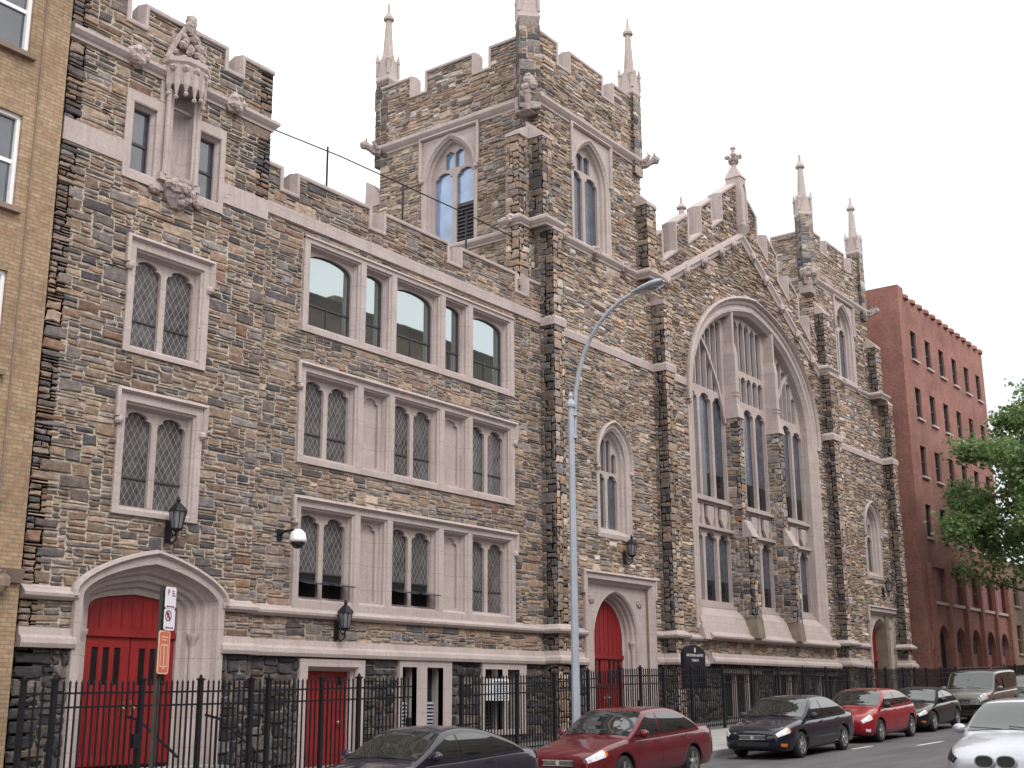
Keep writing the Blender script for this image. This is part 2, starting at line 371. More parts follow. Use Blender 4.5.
def stone_wall(name, W, outer, holes=(), parent=None, seed=1, pal=PAL, cell=(.09, .075), wr=(4, 10), hr=(2, 4), relief=.035,
               thick=.4, joint=.013, mortar=(.36, .32, .265), gain=1.0, back=False, d0=0.0, acc=None, skip=()):
    r = random.Random(seed); outer = ccw(outer)
    mb, cols = acc or (MB(), [])
    n0 = len(mb.v); plate(mb, W, outer, holes, d0, d0-thick, back, skip)
    cols += [mortar+(1,)]*(len(mb.v)-n0)
    us = [p[0] for p in outer]; vs_ = [p[1] for p in outer]; u0, v0 = min(us), min(vs_)
    nc = max(1, int(round((max(us)-u0)/cell[0]))); nr_ = max(1, int(round((max(vs_)-v0)/cell[1])))
    cu = (max(us)-u0)/nc; cv = (max(vs_)-v0)/nr_
    X, Y = np.meshgrid(u0+(np.arange(nc)+.5)*cu, v0+(np.arange(nr_)+.5)*cv)
    free = pip(outer, X, Y)
    for h in holes: free &= ~pip(h, X, Y)
    V = []; F = []; base = len(mb.v)
    for i in range(nr_):
        row = free[i]; j = 0
        while j < nc:
            if not row[j]: j += 1; continue
            run = 1; big = r.random() < .12
            lim = wr[1]+(3 if big else 0)
            while j+run < nc and run < lim+4 and row[j+run]: run += 1
            w = r.randint(wr[0], lim) if r.random() < .75 else r.randint(max(2, wr[0]-2), wr[0]+1)
            if run-w < 2: w = run if run <= lim+2 else run//2
            w = min(w, run)
            h = r.choices(range(hr[0], hr[1]+1), [3, 4, 2, 1, 1, 1][:hr[1]-hr[0]+1])[0]+(1 if big else 0)
            if w <= 3: h = min(h, hr[0]+1)
            hh = 1
            while hh < h and i+hh < nr_ and free[i+hh, j:j+w].all(): hh += 1
            free[i:i+hh, j:j+w] = False
            a, b = u0+j*cu+joint, u0+(j+w)*cu-joint; c, d = v0+i*cv+joint, v0+(i+hh)*cv-joint
            j += w
            if b-a < .03 or d-c < .03: continue
            jt = min(.02, (d-c)*.11)
            J = lambda: r.uniform(-jt, jt)
            mx, mz = (a+b)/2+r.uniform(-.2, .2)*(b-a), (c+d)/2
            sl, sr = r.uniform(-.025, .025), r.uniform(-.025, .025)
            ring = [(a+J()+sl, c+J()), (mx, c+J()), (b+J()+sr, c+J()), (b+J(), mz+J()), (b+J()-sr, d+J()), (mx, d+J()), (a+J()-sl, d+J()), (a+J(), mz+J())]
            e = min(.028, (d-c)*.22); dd = d0+r.uniform(.35, 1)*relief; tx, tz = r.uniform(-.4, .4)*relief, r.uniform(-.3, .3)*relief
            vv = [W(u, v, d0+.002) for u, v in ring]
            for (u, v), (sx, sz) in zip(ring, ((1, 1), (0, 1), (-1, 1), (-1, 0), (-1, -1), (0, -1), (1, -1), (1, 0))):
                vv.append(W(u+sx*e*r.uniform(.6, 1.2), v+sz*e*r.uniform(.6, 1.2), dd-sx*tx-sz*tz+r.uniform(-.12, .12)*relief))
            vv.append(W(mx, mz+J()*2, dd+r.uniform(-.1, .35)*relief))
            o = base+len(V); V += vv
            for k in range(8): F.append((o+k, o+(k+1) % 8, o+8+(k+1) % 8, o+8+k)); F.append((o+8+k, o+8+(k+1) % 8, o+16))
            cc = palpick(pal, r); g = gain*r.uniform(.82, 1.2); t = r.uniform(-.06, .06)
            big_ = 1+noise.noise(Vector(((a+b)*.11, (c+d)*.15, seed)))*.32+noise.noise(Vector(((a+b)*.4, (c+d)*.5, seed+9)))*.16
            cols += [(cc[0]*g*big_*(1+t), cc[1]*g*big_, cc[2]*g*big_*(1-t), 1)]*17
    mb.add(V, [tuple(q-base for q in f) for f in F])
    return None if acc else mb.build(name, M['stone'], parent, col=cols)
def mould(mb, path, prof, closed=False):    # a horizontal course: path in plan (outward on the right), prof (d, z) closed loop
    n = len(path); k = len(prof); vs = []
    for d, z in prof: vs += [(x, y, z) for x, y in offset(path, d, closed)]
    fs = []
    for i in range(k):
        i2 = (i+1) % k
        for j in range(n if closed else n-1):
            j2 = (j+1) % n; fs.append((i*n+j, i*n+j2, i2*n+j2, i2*n+j))
    if not closed: fs += [tuple(i*n for i in range(k)), tuple(i*n+n-1 for i in reversed(range(k)))]
    mb.add(vs, fs)
# ------------------------------------------------------------------ the ground
def zroad(x):
    return -.157+.0335*(x-21) if x > 21 else -.157+.020*(x-21)
def zg(x): return zroad(min(x, 150))
def crown(y): return .02*max(0, min(-8.8-y, 7.0))
WALK = .16
def zwalk(x, y=-4): return zg(x)+WALK+.012*max(0, min(6.8+y, 6.8))
XS = [-1500, -300, -60, -20, 0, 8, 14, 18, 21, 25, 30, 40, 50, 60, 75, 90, 110, 150, 300, 1500]
def strip(name, ys, zf, mat):
    mb = MB(); vs = [(x, y, zf(x, y)) for x in XS for y in ys]; n = len(ys)
    mb.add(vs, [(i*n+j, (i+1)*n+j, (i+1)*n+j+1, i*n+j+1) for i in range(len(XS)-1) for j in range(n-1)])
    return tag(mb.build(name, mat), kind='structure')
strip('ground', [-1500, -60, -30, 0, 30, 1500], lambda x, y: zg(x)-.35, M['soil'])
strip('road', [-17.6, -16, -14, -12, -10, -8.8, -6.8], lambda x, y: zg(x)+crown(y), M['asphalt'])
strip('sidewalk', [-6.65, -4.5, -2.75], lambda x, y: zwalk(x, y), M['walk'])
strip('areaway', [-2.75, -1, .05], lambda x, y: zwalk(x, -2.75)-.03, M['soil'])
strip('sidewalk', [-27, -22, -17.75], lambda x, y: zg(x)+WALK+.16, M['walk'])
def kerb(y0, y1, off):
    mb = MB(); vs = []
    for x in XS:
        z = zg(x)+off
        vs += [(x, y0, z-.3), (x, y0, z+WALK+.004), (x, y1, z+WALK+.004), (x, y1, z-.3)]
    mb.add(vs, [(i*4+j, (i+1)*4+j, (i+1)*4+j+1, i*4+j+1) for i in range(len(XS)-1) for j in range(3)])
    return tag(mb.build('kerb', M['kerb']), kind='structure')
kerb(-6.8, -6.648, 0); kerb(-17.752, -17.6, .16)
def marking(x0, y0, x1, y1, w):
    d = Vector((x1-x0, y1-y0, 0)).normalized(); n = Vector((-d.y, d.x, 0))*w/2; mb = MB()
    q = [Vector((x0, y0, 0))-n, Vector((x1, y1, 0))-n, Vector((x1, y1, 0))+n, Vector((x0, y0, 0))+n]
    mb.add([(p.x, p.y, zg(p.x)+crown(p.y)+.005) for p in q], [(0, 1, 2, 3)])
    return tag(mb.build('road_marking', M['line']), kind='structure')
marking(34.3, -10.35, 36.0, -10.5, .14); marking(32.9, -9.05, 34.2, -9.15, .13)

# ------------------------------------------------------------------ shared window and trim makers
FR = Wall((0, 0, 0), (0, -1, 0))          # church and parish house street front
BL = Wall((0, -.3, 0), (0, -1, 0))        # projecting end block of the parish house
def course(parent, name, path, z0, z1, d=.15, mat='lime', bosses=(), br=.2):
    h = z1-z0; mb = MB()
    mould(mb, path, [(-.06, z0), (.05, z0), (.06, z0+.15*h), (d*.65, z0+.3*h), (d, z0+.5*h), (d, z0+.72*h), (.02, z1), (-.06, z1)])
    for i, (x, y, z) in enumerate(bosses):
        mb.ball((x, y, z), (br, br*.7, br*1.05), 8, i+x, .5)
        for k in range(5): mb.ball((x+br*.6*math.cos(k*1.26), y-br*.35, z+br*.6*math.sin(k*1.26)), br*.42, 6, k, .3)
    return mb.build(name, M[mat], parent)
def surround(parent, W, outer, holes, d=.07):
    mb = MB(); plate(mb, W, outer, holes, d, -.05); return mb.build('window_surround', M['lime'], parent)
def hood(parent, W, path, w=.11, d=.17, stops=True):
    mb = MB(); sweep(mb, W, path, [(0, 0), (0, d*.55), (w*.4, d), (w, d*.8), (w, d*.55), (w*.8, 0)], loop=True)
    if stops:
        for u, v in (path[0], path[-1]):
            p = W(u, v-.06, d*.5); mb.ball(tuple(p), .1, 8, u, .3)
    return mb.build('hood_mould', M['lime'], parent)
def bay(parent, W, x0, x1, z0, z1, kind, depth=.32, n=2, glass='lead', dsurf=.07, sp=.11, sub=None):
    """one window (or blind panel) in a rectangular opening"""
    mb = MB(); P = rect(x0, x1, z0, z1)
    sweep(mb, W, P, [(0, dsurf), (-.02, .02), (-.055, 0), (-.055, -.07), (-sp*.8, -.14), (-sp, -.22), (-sp, -depth)], closed=True)
    a, b, c, d = x0+sp-.01, x1-sp+.01, z0+sp-.01, z1-sp+.01
    if kind == 'blind':
        plate(mb, W, rect(a, b, c, d), [light(a+.12, b-.12, c+.05, d-.06)], -.17, -.25)
        plate(mb, W, rect(a, b, c, d), [], -.245)
        return mb.build('blind_panel', M['lime'], parent)
    if kind == 'sash':    # wide flat-arched light with plain glass
        m = (b-a); zs = d-min(.42, m*.32); cx = (a+b)/2
        hole = arch(cx, m/2-.02, c+.02, zs, d-.03-zs, 8, ((1, .75), (.72, .9)))
        plate(mb, W, rect(a, b, c, d), [hole], -.17, -.25)
        o = mb.build('window', M['lime'], parent)
        g = MB(); plate(g, W, rect(a, b, c, d), [], -.27); g.build('glass', M[glass], o)
        f = MB(); t = .04; zm = c+(d-c)*.30
        for q in (rect(a+.02, b-.02, c+.02, c+.07), rect(a+.02, a+.07, c, d), rect(b-.07, b-.02, c, d), rect(a, b, zm-.025, zm+.025)):
            plate(f, W, q, [], -.235, -.268)
        if m > .9: plate(f, W, rect(cx-.02, cx+.02, c, zm), [], -.237, -.268)
        f.build('sash_frame', M['louver'], o); return o
    m = .13; w = (b-a-m*(n-1))/n
    Ls = [(a+i*(w+m), a+i*(w+m)+w) for i in range(n)]
    plate(mb, W, rect(a, b, c, d), [light(p+.012, q-.012, c+.02, d-.04) for p, q in Ls], -.17, -.26)
    o = mb.build('window', M['lime'], parent)
    g = MB(); plate(g, W, rect(a, b, c, d), [], -.275); g.build('glass', M[glass], o)
    f = MB(); zb = c+(d-c)*.30
    for k, (p, q) in enumerate(Ls):
        plate(f, W, rect(p, q, zb-.018, zb+.018), [], -.245, -.27)
    f.build('casement_bar', M['louver'], o)
    if sub: sub(o, Ls, c, zb)
    return o
def open_casement(o, Ls, c, zb, W=FR):
    g = MB()
    for p, q in Ls: plate(g, W, rect(p+.02, q-.02, c+.03, zb-.03), [], -.262)
    g.build('painted_dark_gap', M['darkvoid'], o)  # flat dark sheet painted as the unlit room behind the casement
    f = MB()
    for p, q in Ls:
        f.add([W(p+.03, c+.42, -.24), W(q-.03, c+.42, -.24), W(q-.03, c+.30, .25), W(p+.03, c+.30, .25),
               W(p+.03, c+.45, -.24), W(q-.03, c+.45, -.24), W(q-.03, c+.33, .25), W(p+.03, c+.33, .25)],
              [(0, 1, 2, 3), (4, 7, 6, 5), (0, 3, 7, 4), (1, 5, 6, 2), (2, 6, 7, 3), (0, 4, 5, 1)])
    f.build('tilted_pane', M['bglass'], o)
def ztop(poly, x):
    best = None; n = len(poly)
    for i in range(n):
        (x1, z1), (x2, z2) = poly[i], poly[(i+1) % n]
        if (x1 <= x < x2) or (x2 <= x < x1):
            z = z1+(z2-z1)*(x-x1)/(x2-x1); best = z if best is None else max(best, z)
    return best if best is not None else min(p[1] for p in poly)
def strips(poly, a, b, k, z0, gap=.05, top=.07, zmax=None):
    out = []; w = (b-a-gap*(k+1))/k
    for i in range(k):
        x0 = a+gap+i*(w+gap); x1 = x0+w; cx = (x0+x1)/2
        zt = min(ztop(poly, x0), ztop(poly, x1))-top; ct = ztop(poly, cx)-top
        if zmax: zt = min(zt, zmax); ct = min(ct, zmax)
        if zt-z0 < .12: continue
        out.append([(x0, z0), (x1, z0), (x1, zt-.5*w if ct-zt < .05 else zt), (cx, max(zt, min(ct, zt+.1))), (x0, zt-.5*w if ct-zt < .05 else zt)])
    return out
def arch_window(parent, W, cx, hw, z0, zs, rise, depth=.45, fw=.22, n=2, glass='lead', hd=True, louver=False, ctrl=None, zl=None, m=.13, sp=.22):
    A = arch(cx, hw, z0, zs, rise, 10, ctrl); mb = MB()
    sweep(mb, W, A, [(fw, -.02), (fw, .05), (.05, .06), (0, .01), (-.05, -.02), (-.06, -.1), (-sp*.6, -.16), (-sp*.7, -.26), (-sp, -.32), (-sp, -depth)], closed=True)
    I = offset(A, -sp+.015, True); a, b = cx-hw+sp, cx+hw-sp; zb = z0+sp
    w = (b-a-m*(n-1))/n; zl = zl or zs+.05
    hs = []
    for i in range(n): hs.append(light(a+i*(w+m)+.012, a+i*(w+m)+w-.012, zb+.01, zl))
    hs += strips(I, a, b, 2*n, zl+.09, .05, .05)
    plate(mb, W, I, hs, -.30, -.40)
    o = mb.build('window', M['lime'], parent)
    g = MB(); plate(g, W, I, [], -.41); g.build('glass', M[glass], o)
    if louver:
        f = MB(); x0, x1 = (a+w+m, b); zt = zb+(zl-zb)*.55
        plate(f, W, rect(x0, x1, zb+.02, zt), [], -.407)
        k = 11
        for i in range(k):
            z = zb+.04+(zt-zb-.06)*i/k; hh = (zt-zb)/k
            f.add([W(x0, z, -.33), W(x1, z, -.33), W(x1, z+hh*.75, -.40), W(x0, z+hh*.75, -.40), W(x0, z-.02, -.33), W(x1, z-.02, -.33)], [(0, 1, 2, 3), (0, 4, 5, 1)])
        f.build('louver', M['louver'], o)
    if hd:
        path = offset(archpath(cx, hw, zs-.25, zs, rise, 10, ctrl), fw-.02, False)
        hood(parent, W, path, .11, .17)
    return o
def quadwall(mb, p): mb.add(p, [(0, 1, 2, 3)])
def coping(parent, W, path, thick=.4, name='coping', over=.07):
    mb = MB(); sweep(mb, W, path, [(-.08, .055), (-.08, -thick-.05), (.02, -thick-over), (.06, -thick*.5), (.02, over), (-.05, over)], loop=True)
    return mb.build(name, M['lime'], parent)
def crenel(u0, u1, z0, z1, notches):     # top path right to left for a battlement; notches (a, b)
    p = [(u1, z1)]
    for a, b in sorted(notches, reverse=True): p += [(b, z1), (b, z0), (a, z0), (a, z1)]
    return p+[(u0, z1)]
def lantern(label, x, y, z, h=.8):       # z: middle of the lantern body
    o = thing('wall_lantern', label, 'lantern', (x, y, z))
    a = MB(); a.box(x-.07, x+.07, y-.03, y+.001, z-.48, z-.02)
    a.tube([(x, y-.03, z-.40), (x, y-.16, z-.50), (x, y-.30, z-.42), (x, y-.30, z-.24)], .022, 6)
    a.tube([(x, y-.03, z-.12), (x, y-.10, z-.2), (x, y-.2, z-.36), (x, y-.28, z-.30)], .015, 6); a.build('bracket', M['black'], o)
    b = MB(); b.lathe((x, y-.3, z), [(.05, -.26), (.12, -.22), (.13, -.19), (.11, -.19)], 8); b.lathe((x, y-.3, z), [(.21, .17), (.19, .22), (.09, .33), (.035, .37), (.05, .42), (.012, .50)], 8)
    for k in range(8):
        t = math.pi/4*k+.39; b.tube([(x+.115*math.cos(t), y-.3+.115*math.sin(t), z-.2), (x+.19*math.cos(t), y-.3+.19*math.sin(t), z+.18)], .012, 4)
    b.build('cage', M['black'], o)
    g = MB(); g.lathe((x, y-.3, z), [(.10, -.19), (.175, .165)], 8); g.build('lantern_pane', M['lanternglass'], o)
    return o
# ------------------------------------------------------------------ parish house
ph = thing('parish_house', 'grey-brown rubble stone parish house with three rows of pale limestone windows left of the tower', 'building', (22, 0, 0))
# --- end block
bx0, bx1 = 13.72, 19.5
topb = crenel(bx0, bx1, 16.5, 17.05, [(15.12, 15.55), (17.97, 18.45)])
DOORX = 16.78
DC = ((1, .62), (.86, .74))
DO = ((1, .30), (.52, .80))
D1 = arch(DOORX, 1.86, -.2, 3.68, .84, 10, DO)
W2r, W1r = rect(15.74, 17.64, 8.95, 11.2), rect(15.76, 17.66, 5.47, 7.78)
nich = [(15.22, 12.78), (18.07, 12.78), (18.07, 14.85), (17.28, 14.85), (17.28, 15.38), (16.12, 15.38), (16.12, 14.85), (15.22, 14.85)]
stone_wall('end_block_wall', BL, [(bx0, 2.7), (bx1, 2.7)]+topb, [W2r, W1r, nich]+[[(u, max(v, 2.7)) for u, v in D1]], ph, 3, PALBLOCK, (.09, .065), (3, 8), (1, 4), thick=.4, skip=(2.7,), joint=.015, mortar=(.41, .355, .30), gain=1.1)
stone_wall('end_block_base_wall', BL, [(bx0, -.9), (bx1, -.9), (bx1, 2.7), (bx0, 2.7)], [rect(DOORX-1.85, DOORX+1.85, -.88, 2.7)], ph, 4, PALDARK, cell=(.1, .085), wr=(3, 8), hr=(2, 4), relief=.08, skip=(2.7,), joint=.016, gain=.72, mortar=(.2, .18, .155))
mb = MB(); cols = []
stone_wall('x', Wall((bx1, 0, 0), (1, 0, 0)), rect(-.3, 4.5, 13, 17.05), (), None, 5, acc=(mb, cols))
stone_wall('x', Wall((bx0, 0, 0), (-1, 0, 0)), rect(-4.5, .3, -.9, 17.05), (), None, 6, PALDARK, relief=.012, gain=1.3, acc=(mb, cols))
mb.build('end_block_side_wall', M['stone'], ph, col=cols)
mb = MB(); mb.box(bx0+.02, bx1-.02, .12, 9, 15.2, 15.6); mb.box(bx0+.02, bx1-.02, 4.4, 9, -1, 15.2); mb.build('end_block_roof', M['roof'], ph)
coping(ph, BL, topb)
course(ph, 'string_course', [(bx0-.02, -.3), (bx1, -.3), (bx1, 3)], 15.42, 15.78, .17, bosses=[(15.35, -.45, 15.62), (18.2, -.45, 15.62)], br=.24)
for a, b in ((bx0, 15.3), (18.0, bx1)):      # flat sill band
    mb = MB(); mb.box(a+.004, b-.004, -.345, -.2, 13.05, 13.56); mb.build('sill_band', M['lime'], ph)
# niche panel with its two small windows
mb = MB(); wl, wr_ = rect(15.40, 16.08, 12.95, 14.62), rect(17.28, 17.96, 12.95, 14.62)
nh = rect(16.42, 17.0+.02, 13.2, 15.0)
plate(mb, BL, rect(15.22, 18.07, 12.74, 14.86), [wl, wr_, rect(16.36, 17.04, 13.12, 14.84)], .05, -.06)
plate(mb, BL, rect(16.1, 17.3, 14.87, 15.4), [rect(16.36, 17.04, 14.88, 15.3)], .05, -.06); mb.build('niche_panel', M['lime'], ph)
for q in (wl, wr_):
    f = MB(); sweep(f, BL, q, [(0, .05), (-.03, .03), (-.03, -.04), (-.09, -.12), (-.09, -.3)], closed=True)
    o = f.build('window', M['lime'], ph); (x0, z0), (x1, z1) = q[0], q[2]
    g = MB(); plate(g, BL, rect(x0+.08, x1-.08, z0+.08, z1-.08), [], -.2); g.build('glass', M['stainedpale'] if 'stainedpale' in M else M['bglass'], o)
    g = MB(); g.box(x0+.1, x1-.1, -.13, -.105, z0+.72, z0+.78); g.box(x0+.085, x0+.12, -.13, -.105, z0+.09, z1-.09); g.box(x1-.12, x1-.085, -.13, -.105, z0+.09, z1-.09); g.build('casement_bar', M['louver'], o)
mb = MB()                                     # the niche: two shafts, curved back, canopy, corbel
for x in (16.27, 17.13):
    mb.tube([(x, -.44, 13.1), (x, -.44, 15.2)], .065, 8); mb.tube([(x+(.1 if x < 16.7 else -.1), -.43, 13.1), (x+(.1 if x < 16.7 else -.1), -.43, 15.2)], .04, 8)
mb.box(16.13, 17.27, -.47, -.3, 12.96, 13.12)
mb.build('niche_shaft', M['lime'], ph)
mb = MB(); n = 8
for k in range(n):
    a0, a1 = math.pi*k/n, math.pi*(k+1)/n
    mb.add([(16.7-.345*math.cos(a), -.34+.30*math.sin(a), z) for a in (a0, a1) for z in (13.1, 15.32)], [(0, 2, 3, 1)])
mb.build('niche_back', M['lime'], ph)
mb = MB(); cx, cy = 16.7, -.36
mb.lathe((cx, cy, 0), [(.50, 15.32), (.52, 15.42), (.60, 15.78), (.66, 15.84), (.66, 15.95), (.45, 16.02), (.3, 16.05)], 8, rot=math.pi/8, sy=.85)
for k in range(7):
    t = math.pi+math.pi*(k+.5)/7; x, y = cx+.5*math.cos(t), cy+.42*math.sin(t)
    mb.tube([(x, y, 15.8), (x, y, 15.3), (x, y, 15.12-.1*(k % 2))], [.075, .075, .02], 6)
    mb.ball((x, y, 15.08-.1*(k % 2)), .06, 6, k, .3)
    t2 = math.pi+math.pi*k/6; mb.ball((cx+.56*math.cos(t2), cy+.47*math.sin(t2), 15.7), .09, 6, k, .4)
mb.build('niche_canopy', M['lime'], ph)
mb = MB(); r2 = random.Random(5)
for i in range(46):                           # carved foliage gable above the canopy
    t = r2.random(); w = .56*(1-t)*.95; x = 16.7+r2.uniform(-w, w); z = 15.98+t*1.12
    mb.ball((x, -.42-.1*(1-abs(x-16.7)), z), r2.uniform(.06, .13), 6, i, .5)
for sx in (-1, 1): mb.tube([(16.7+sx*.56, -.42, 15.95), (16.7+sx*.34, -.46, 16.5), (16.7, -.48, 17.12)], .07, 6)
mb.box(16.3, 17.1, -.36, -.3, 15.9, 16.7); mb.ball((16.7, -.48, 17.16), .13, 8, 2, .4); mb.build('niche_finial_carving', M['carved'], ph)
mb = MB(); mb.lathe((16.7, -.32, 0), [(.14, 12.42), (.34, 12.62), (.45, 12.98), (.48, 13.02), (.48, 13.1)], 8, rot=math.pi/8, sy=.7); 
for i in range(22):
    t = 3.3+2.7*r2.random(); z = r2.uniform(12.55, 12.95); q = .2+.25*(z-12.5)/.5; mb.ball((16.7+q*math.cos(t), -.34+q*.75*math.sin(t), z), r2.uniform(.06, .12), 6, i, .5)
for sx in (-.62, .62): mb.ball((16.7+sx, -.38, 12.72), (.15, .12, .14), 8, 3, .4)
mb.build('niche_corbel_boss', M['carved'], ph)
for q, hz in ((W2r, 11.35), (W1r, 7.93)):
    x0, x1, z0, z1 = q[0][0], q[1][0], q[0][1], q[2][1]
    surround(ph, BL, rect(x0-.17, x1+.17, z0-.1, z1+.17), [q])
    hood(ph, BL, [(x1+.16, z1-.38), (x1+.16, z1+.16), (x0-.16, z1+.16), (x0-.16, z1-.38)])
    bay(ph, BL, x0, x1, z0, z1, 'lights')
# --- main range between the block and the tower
mx0, mx1 = 19.5, 31.7
topm = crenel(mx0, mx1, 14.2, 14.78, [(20.2, 20.72), (23.52, 24.05), (26.92, 27.48), (30.33, 30.95)])
T = [(21.25, 23.17, 'sash'), (23.37, 24.42, 'sash'), (24.62, 26.56, 'sash'), (26.76, 27.86, 'sash'), (28.06, 29.96, 'sash')]
B = [(a, b, 'lights' if i % 2 == 0 else 'blind') for i, (a, b, _) in enumerate(T)]
rows = [(10.82, 13.05, T, 10.66, 13.2), (7.42, 9.62, B, 7.28, 9.76), (3.92, 6.2, B, 3.72, 6.36)]
d2 = rect(21.5, 23.5, -.3, 2.5); bw = [rect(25.05, 25.62, .75, 2.42), rect(26.05, 26.72, .75, 2.42), rect(28.6, 29.42, .75, 2.42), rect(29.68, 30.25, .75, 2.42)]
holes = [rect(21.05, 30.16, a+.02, b-.02) for *_, a, b in rows]
stone_wall('range_wall', FR, [(mx0, 2.7), (mx1, 2.7)]+topm, holes, ph, 7, PALBLOCK, wr=(4, 9), hr=(1, 4), cell=(.08, .062), joint=.013, mortar=(.37, .325, .275), gain=1.28)
stone_wall('range_base_wall', FR, rect(mx0, mx1, -.9, 2.7), [d2, rect(24.93, 27.1, .6, 2.58), rect(28.48, 30.62, .6, 2.58)], ph, 8, PALDARK, (.1, .085), (3, 8), (2, 4), .08, joint=.016, gain=.72, mortar=(.2, .18, .155))
coping(ph, FR, topm)
mb = MB(); mb.box(mx0, mx1, -.04+.0, .1, 13.4, 13.76); mb.add([], []); mb.box(mx0, mx1+.02, -.07, .1, 13.42, 13.74); mb.build('flat_band', M['lime'], ph)
for z0, z1, bays, fz0, fz1 in rows:
    surround(ph, FR, rect(21.05, 30.16, fz0, fz1), [rect(a, b, z0, z1) for a, b, _ in bays])
    for i, (a, b, k) in enumerate(bays):
        bay(ph, FR, a, b, z0, z1, k, glass='clear' if k == 'sash' else 'lead', n=2 if k == 'lights' else 1, sp=.11,
            sub=(lambda o, Ls, c, zb: open_casement(o, Ls, c, zb)) if (z0 < 5 and i in (0, 2)) else None)
    if z0 < 9: hood(ph, FR, [(30.16, fz1-.5), (30.16, fz1-.02), (21.05, fz1-.02), (21.05, fz1-.5)])
    else: hood(ph, FR, [(30.16, fz1-.06), (21.05, fz1-.06)], .08, .12, False)
LEDGE = [(bx0, -.3), (14.93, -.3)], [(18.63, -.3), (bx1, -.3), (bx1, 0), (mx1, 0)]
for pth in LEDGE:
    mb = MB(); mould(mb, pth, [(-.06, 3.52), (.10, 3.52), (.17, 3.58), (.18, 3.64), (.0, 3.80), (-.06, 3.80)]); mb.build('ledge', M['lime'], ph)
    mb = MB(); mould(mb, pth, [(-.06, 2.60), (.17, 2.60), (.20, 2.68), (.18, 2.78), (.09, 2.84), (.07, 2.98), (-.06, 3.0)]); mb.build('base_course', M['lime'], ph)
# arched red door of the block
P0 = archpath(DOORX, 1.17, -.2, 3.42, .40, 10, DC)
PO = archpath(DOORX, 1.91, -.2, 3.70, .88, 10, DO)
mb = MB(); sweep2(mb, BL, P0, PO, [(-.03, -.66), (-.03, -.52), (.14, -.50), (.19, -.40), (.30, -.36), (.35, -.26), (.49, -.24), (.54, -.14), (.62, -.10), (.70, -.02), (.76, .13), (1, .13), (1, -.05)])
o1 = mb.build('arched_doorway', M['lime'], ph)
for sx in (-1, 1):
    c = MB(); x = DOORX+sx*1.42; c.tube([(x, .02, -.2), (x, .02, 2.75)], .07, 8); c.lathe((x, .02, 2.75), [(.07, 0), (.09, .06), (.13, .18), (.14, .22), (.14, .26)], 8); c.build('jamb_shaft', M['lime'], o1)
hp = archpath(DOORX, 1.88, 3.62, 3.70, .88, 10, DO)
mb = MB(); sweep(mb, BL, hp, [(-.02, .0), (-.02, .13), (.04, .22), (.10, .2), (.12, .12), (.10, 0)], loop=True); mb.build('hood_mould', M['lime'], ph)
def door_set(parent, W, cx, hw, z0, zt, poly, dd, panes=3, single=False):
    """two leaves under a boarded panel that follows the arch"""
    top = [(u, max(v, zt)) for u, v in poly]
    mb = MB(); plate(mb, W, top, [], dd, dd-.06)
    for k in range(9):
        x = cx-hw+.1+k*(2*hw-.2)/8; z1 = ztop(poly, x)-.12
        if z1 > zt+.25: plate(mb, W, rect(x-.012, x+.012, zt+.16, z1), [], dd+.012, dd)
    plate(mb, W, rect(cx-hw, cx+hw, zt-.02, zt+.1), [], dd+.05, dd)
    mb.build('door_head_panel', M['red'], parent)
    for s in (-1, 1):
        a, b = (cx-hw, cx-.012) if s < 0 else (cx+.012, cx+hw)
        mb = MB(); lw = b-a; pw = lw*.135
        ps = [rect(a+lw*f-pw/2, a+lw*f+pw/2, z0+1.62, z0+2.38) for f in ((.26, .5, .74) if panes == 3 else (.34, .66))]
        plate(mb, W, rect(a, b, z0, zt-.02), ps, dd-.01, dd-.05)
        for f in (.14, .38, .62, .86): plate(mb, W, rect(a+lw*f-.012, a+lw*f+.012, z0+.25, z0+1.5), [], dd+.008, dd-.01)
        for z in (z0+.02, z0+1.48): plate(mb, W, rect(a+.01, b-.01, z, z+.13), [], dd+.015, dd-.01)
        lf = mb.build('door_leaf', M['red'], parent)
        g = MB(); plate(g, W, rect(a+.08, b-.08, z0+1.6, z0+2.4), [], dd-.04); g.build('door_pane', M['dglass'], lf)
        h = MB(); x = cx+s*.13; p = W(x, z0+1.15, dd+.06); h.ball(tuple(p), .045, 8); h.tube([tuple(W(x, z0+1.15, dd)), tuple(p)], .015, 6); plate(h, W, rect(x-.035, x+.035, z0+1.0, z0+1.3), [], dd+.012, dd-.01)
        h.build('handle', M['brass'], lf)
DP = arch(DOORX, 1.17, .3, 3.42, .40, 10, DC)
door_set(o1, BL, DOORX, 1.17, .3, 2.92, DP, -.58)
# plain basement door
mb = MB(); plate(mb, FR, rect(21.35, 23.62, -.3, 2.56), [rect(21.62, 23.4, -.29, 2.38)], .12, -.05)
sweep(mb, FR, rect(21.62, 23.4, -.4, 2.38), [(0, .12), (-.04, .04), (-.04, -.05), (-.1, -.1), (-.1, -.3)], closed=True)
o2 = mb.build('basement_doorway', M['lime'], ph)
l = MB(); plate(l, FR, rect(21.72, 23.3, .0, 2.28), [], -.2, -.26)
for k in range(2): 
    plate(l, FR, rect(21.85+k*.75, 22.5+k*.75, .3, 1.2), [], -.185, -.2); plate(l, FR, rect(21.85+k*.75, 22.5+k*.75, 1.32, 2.0), [], -.185, -.2)
lf = l.build('door_leaf', M['red'], o2)
h = MB(); h.ball((22.95, .12, 1.05), .05, 8); h.build('handle', M['brass'], lf)
h = MB(); plate(h, FR, rect(22.95, 23.13, 1.95, 2.15), [], -.175, -.185); h.build('door_pane', M['dglass'], lf)
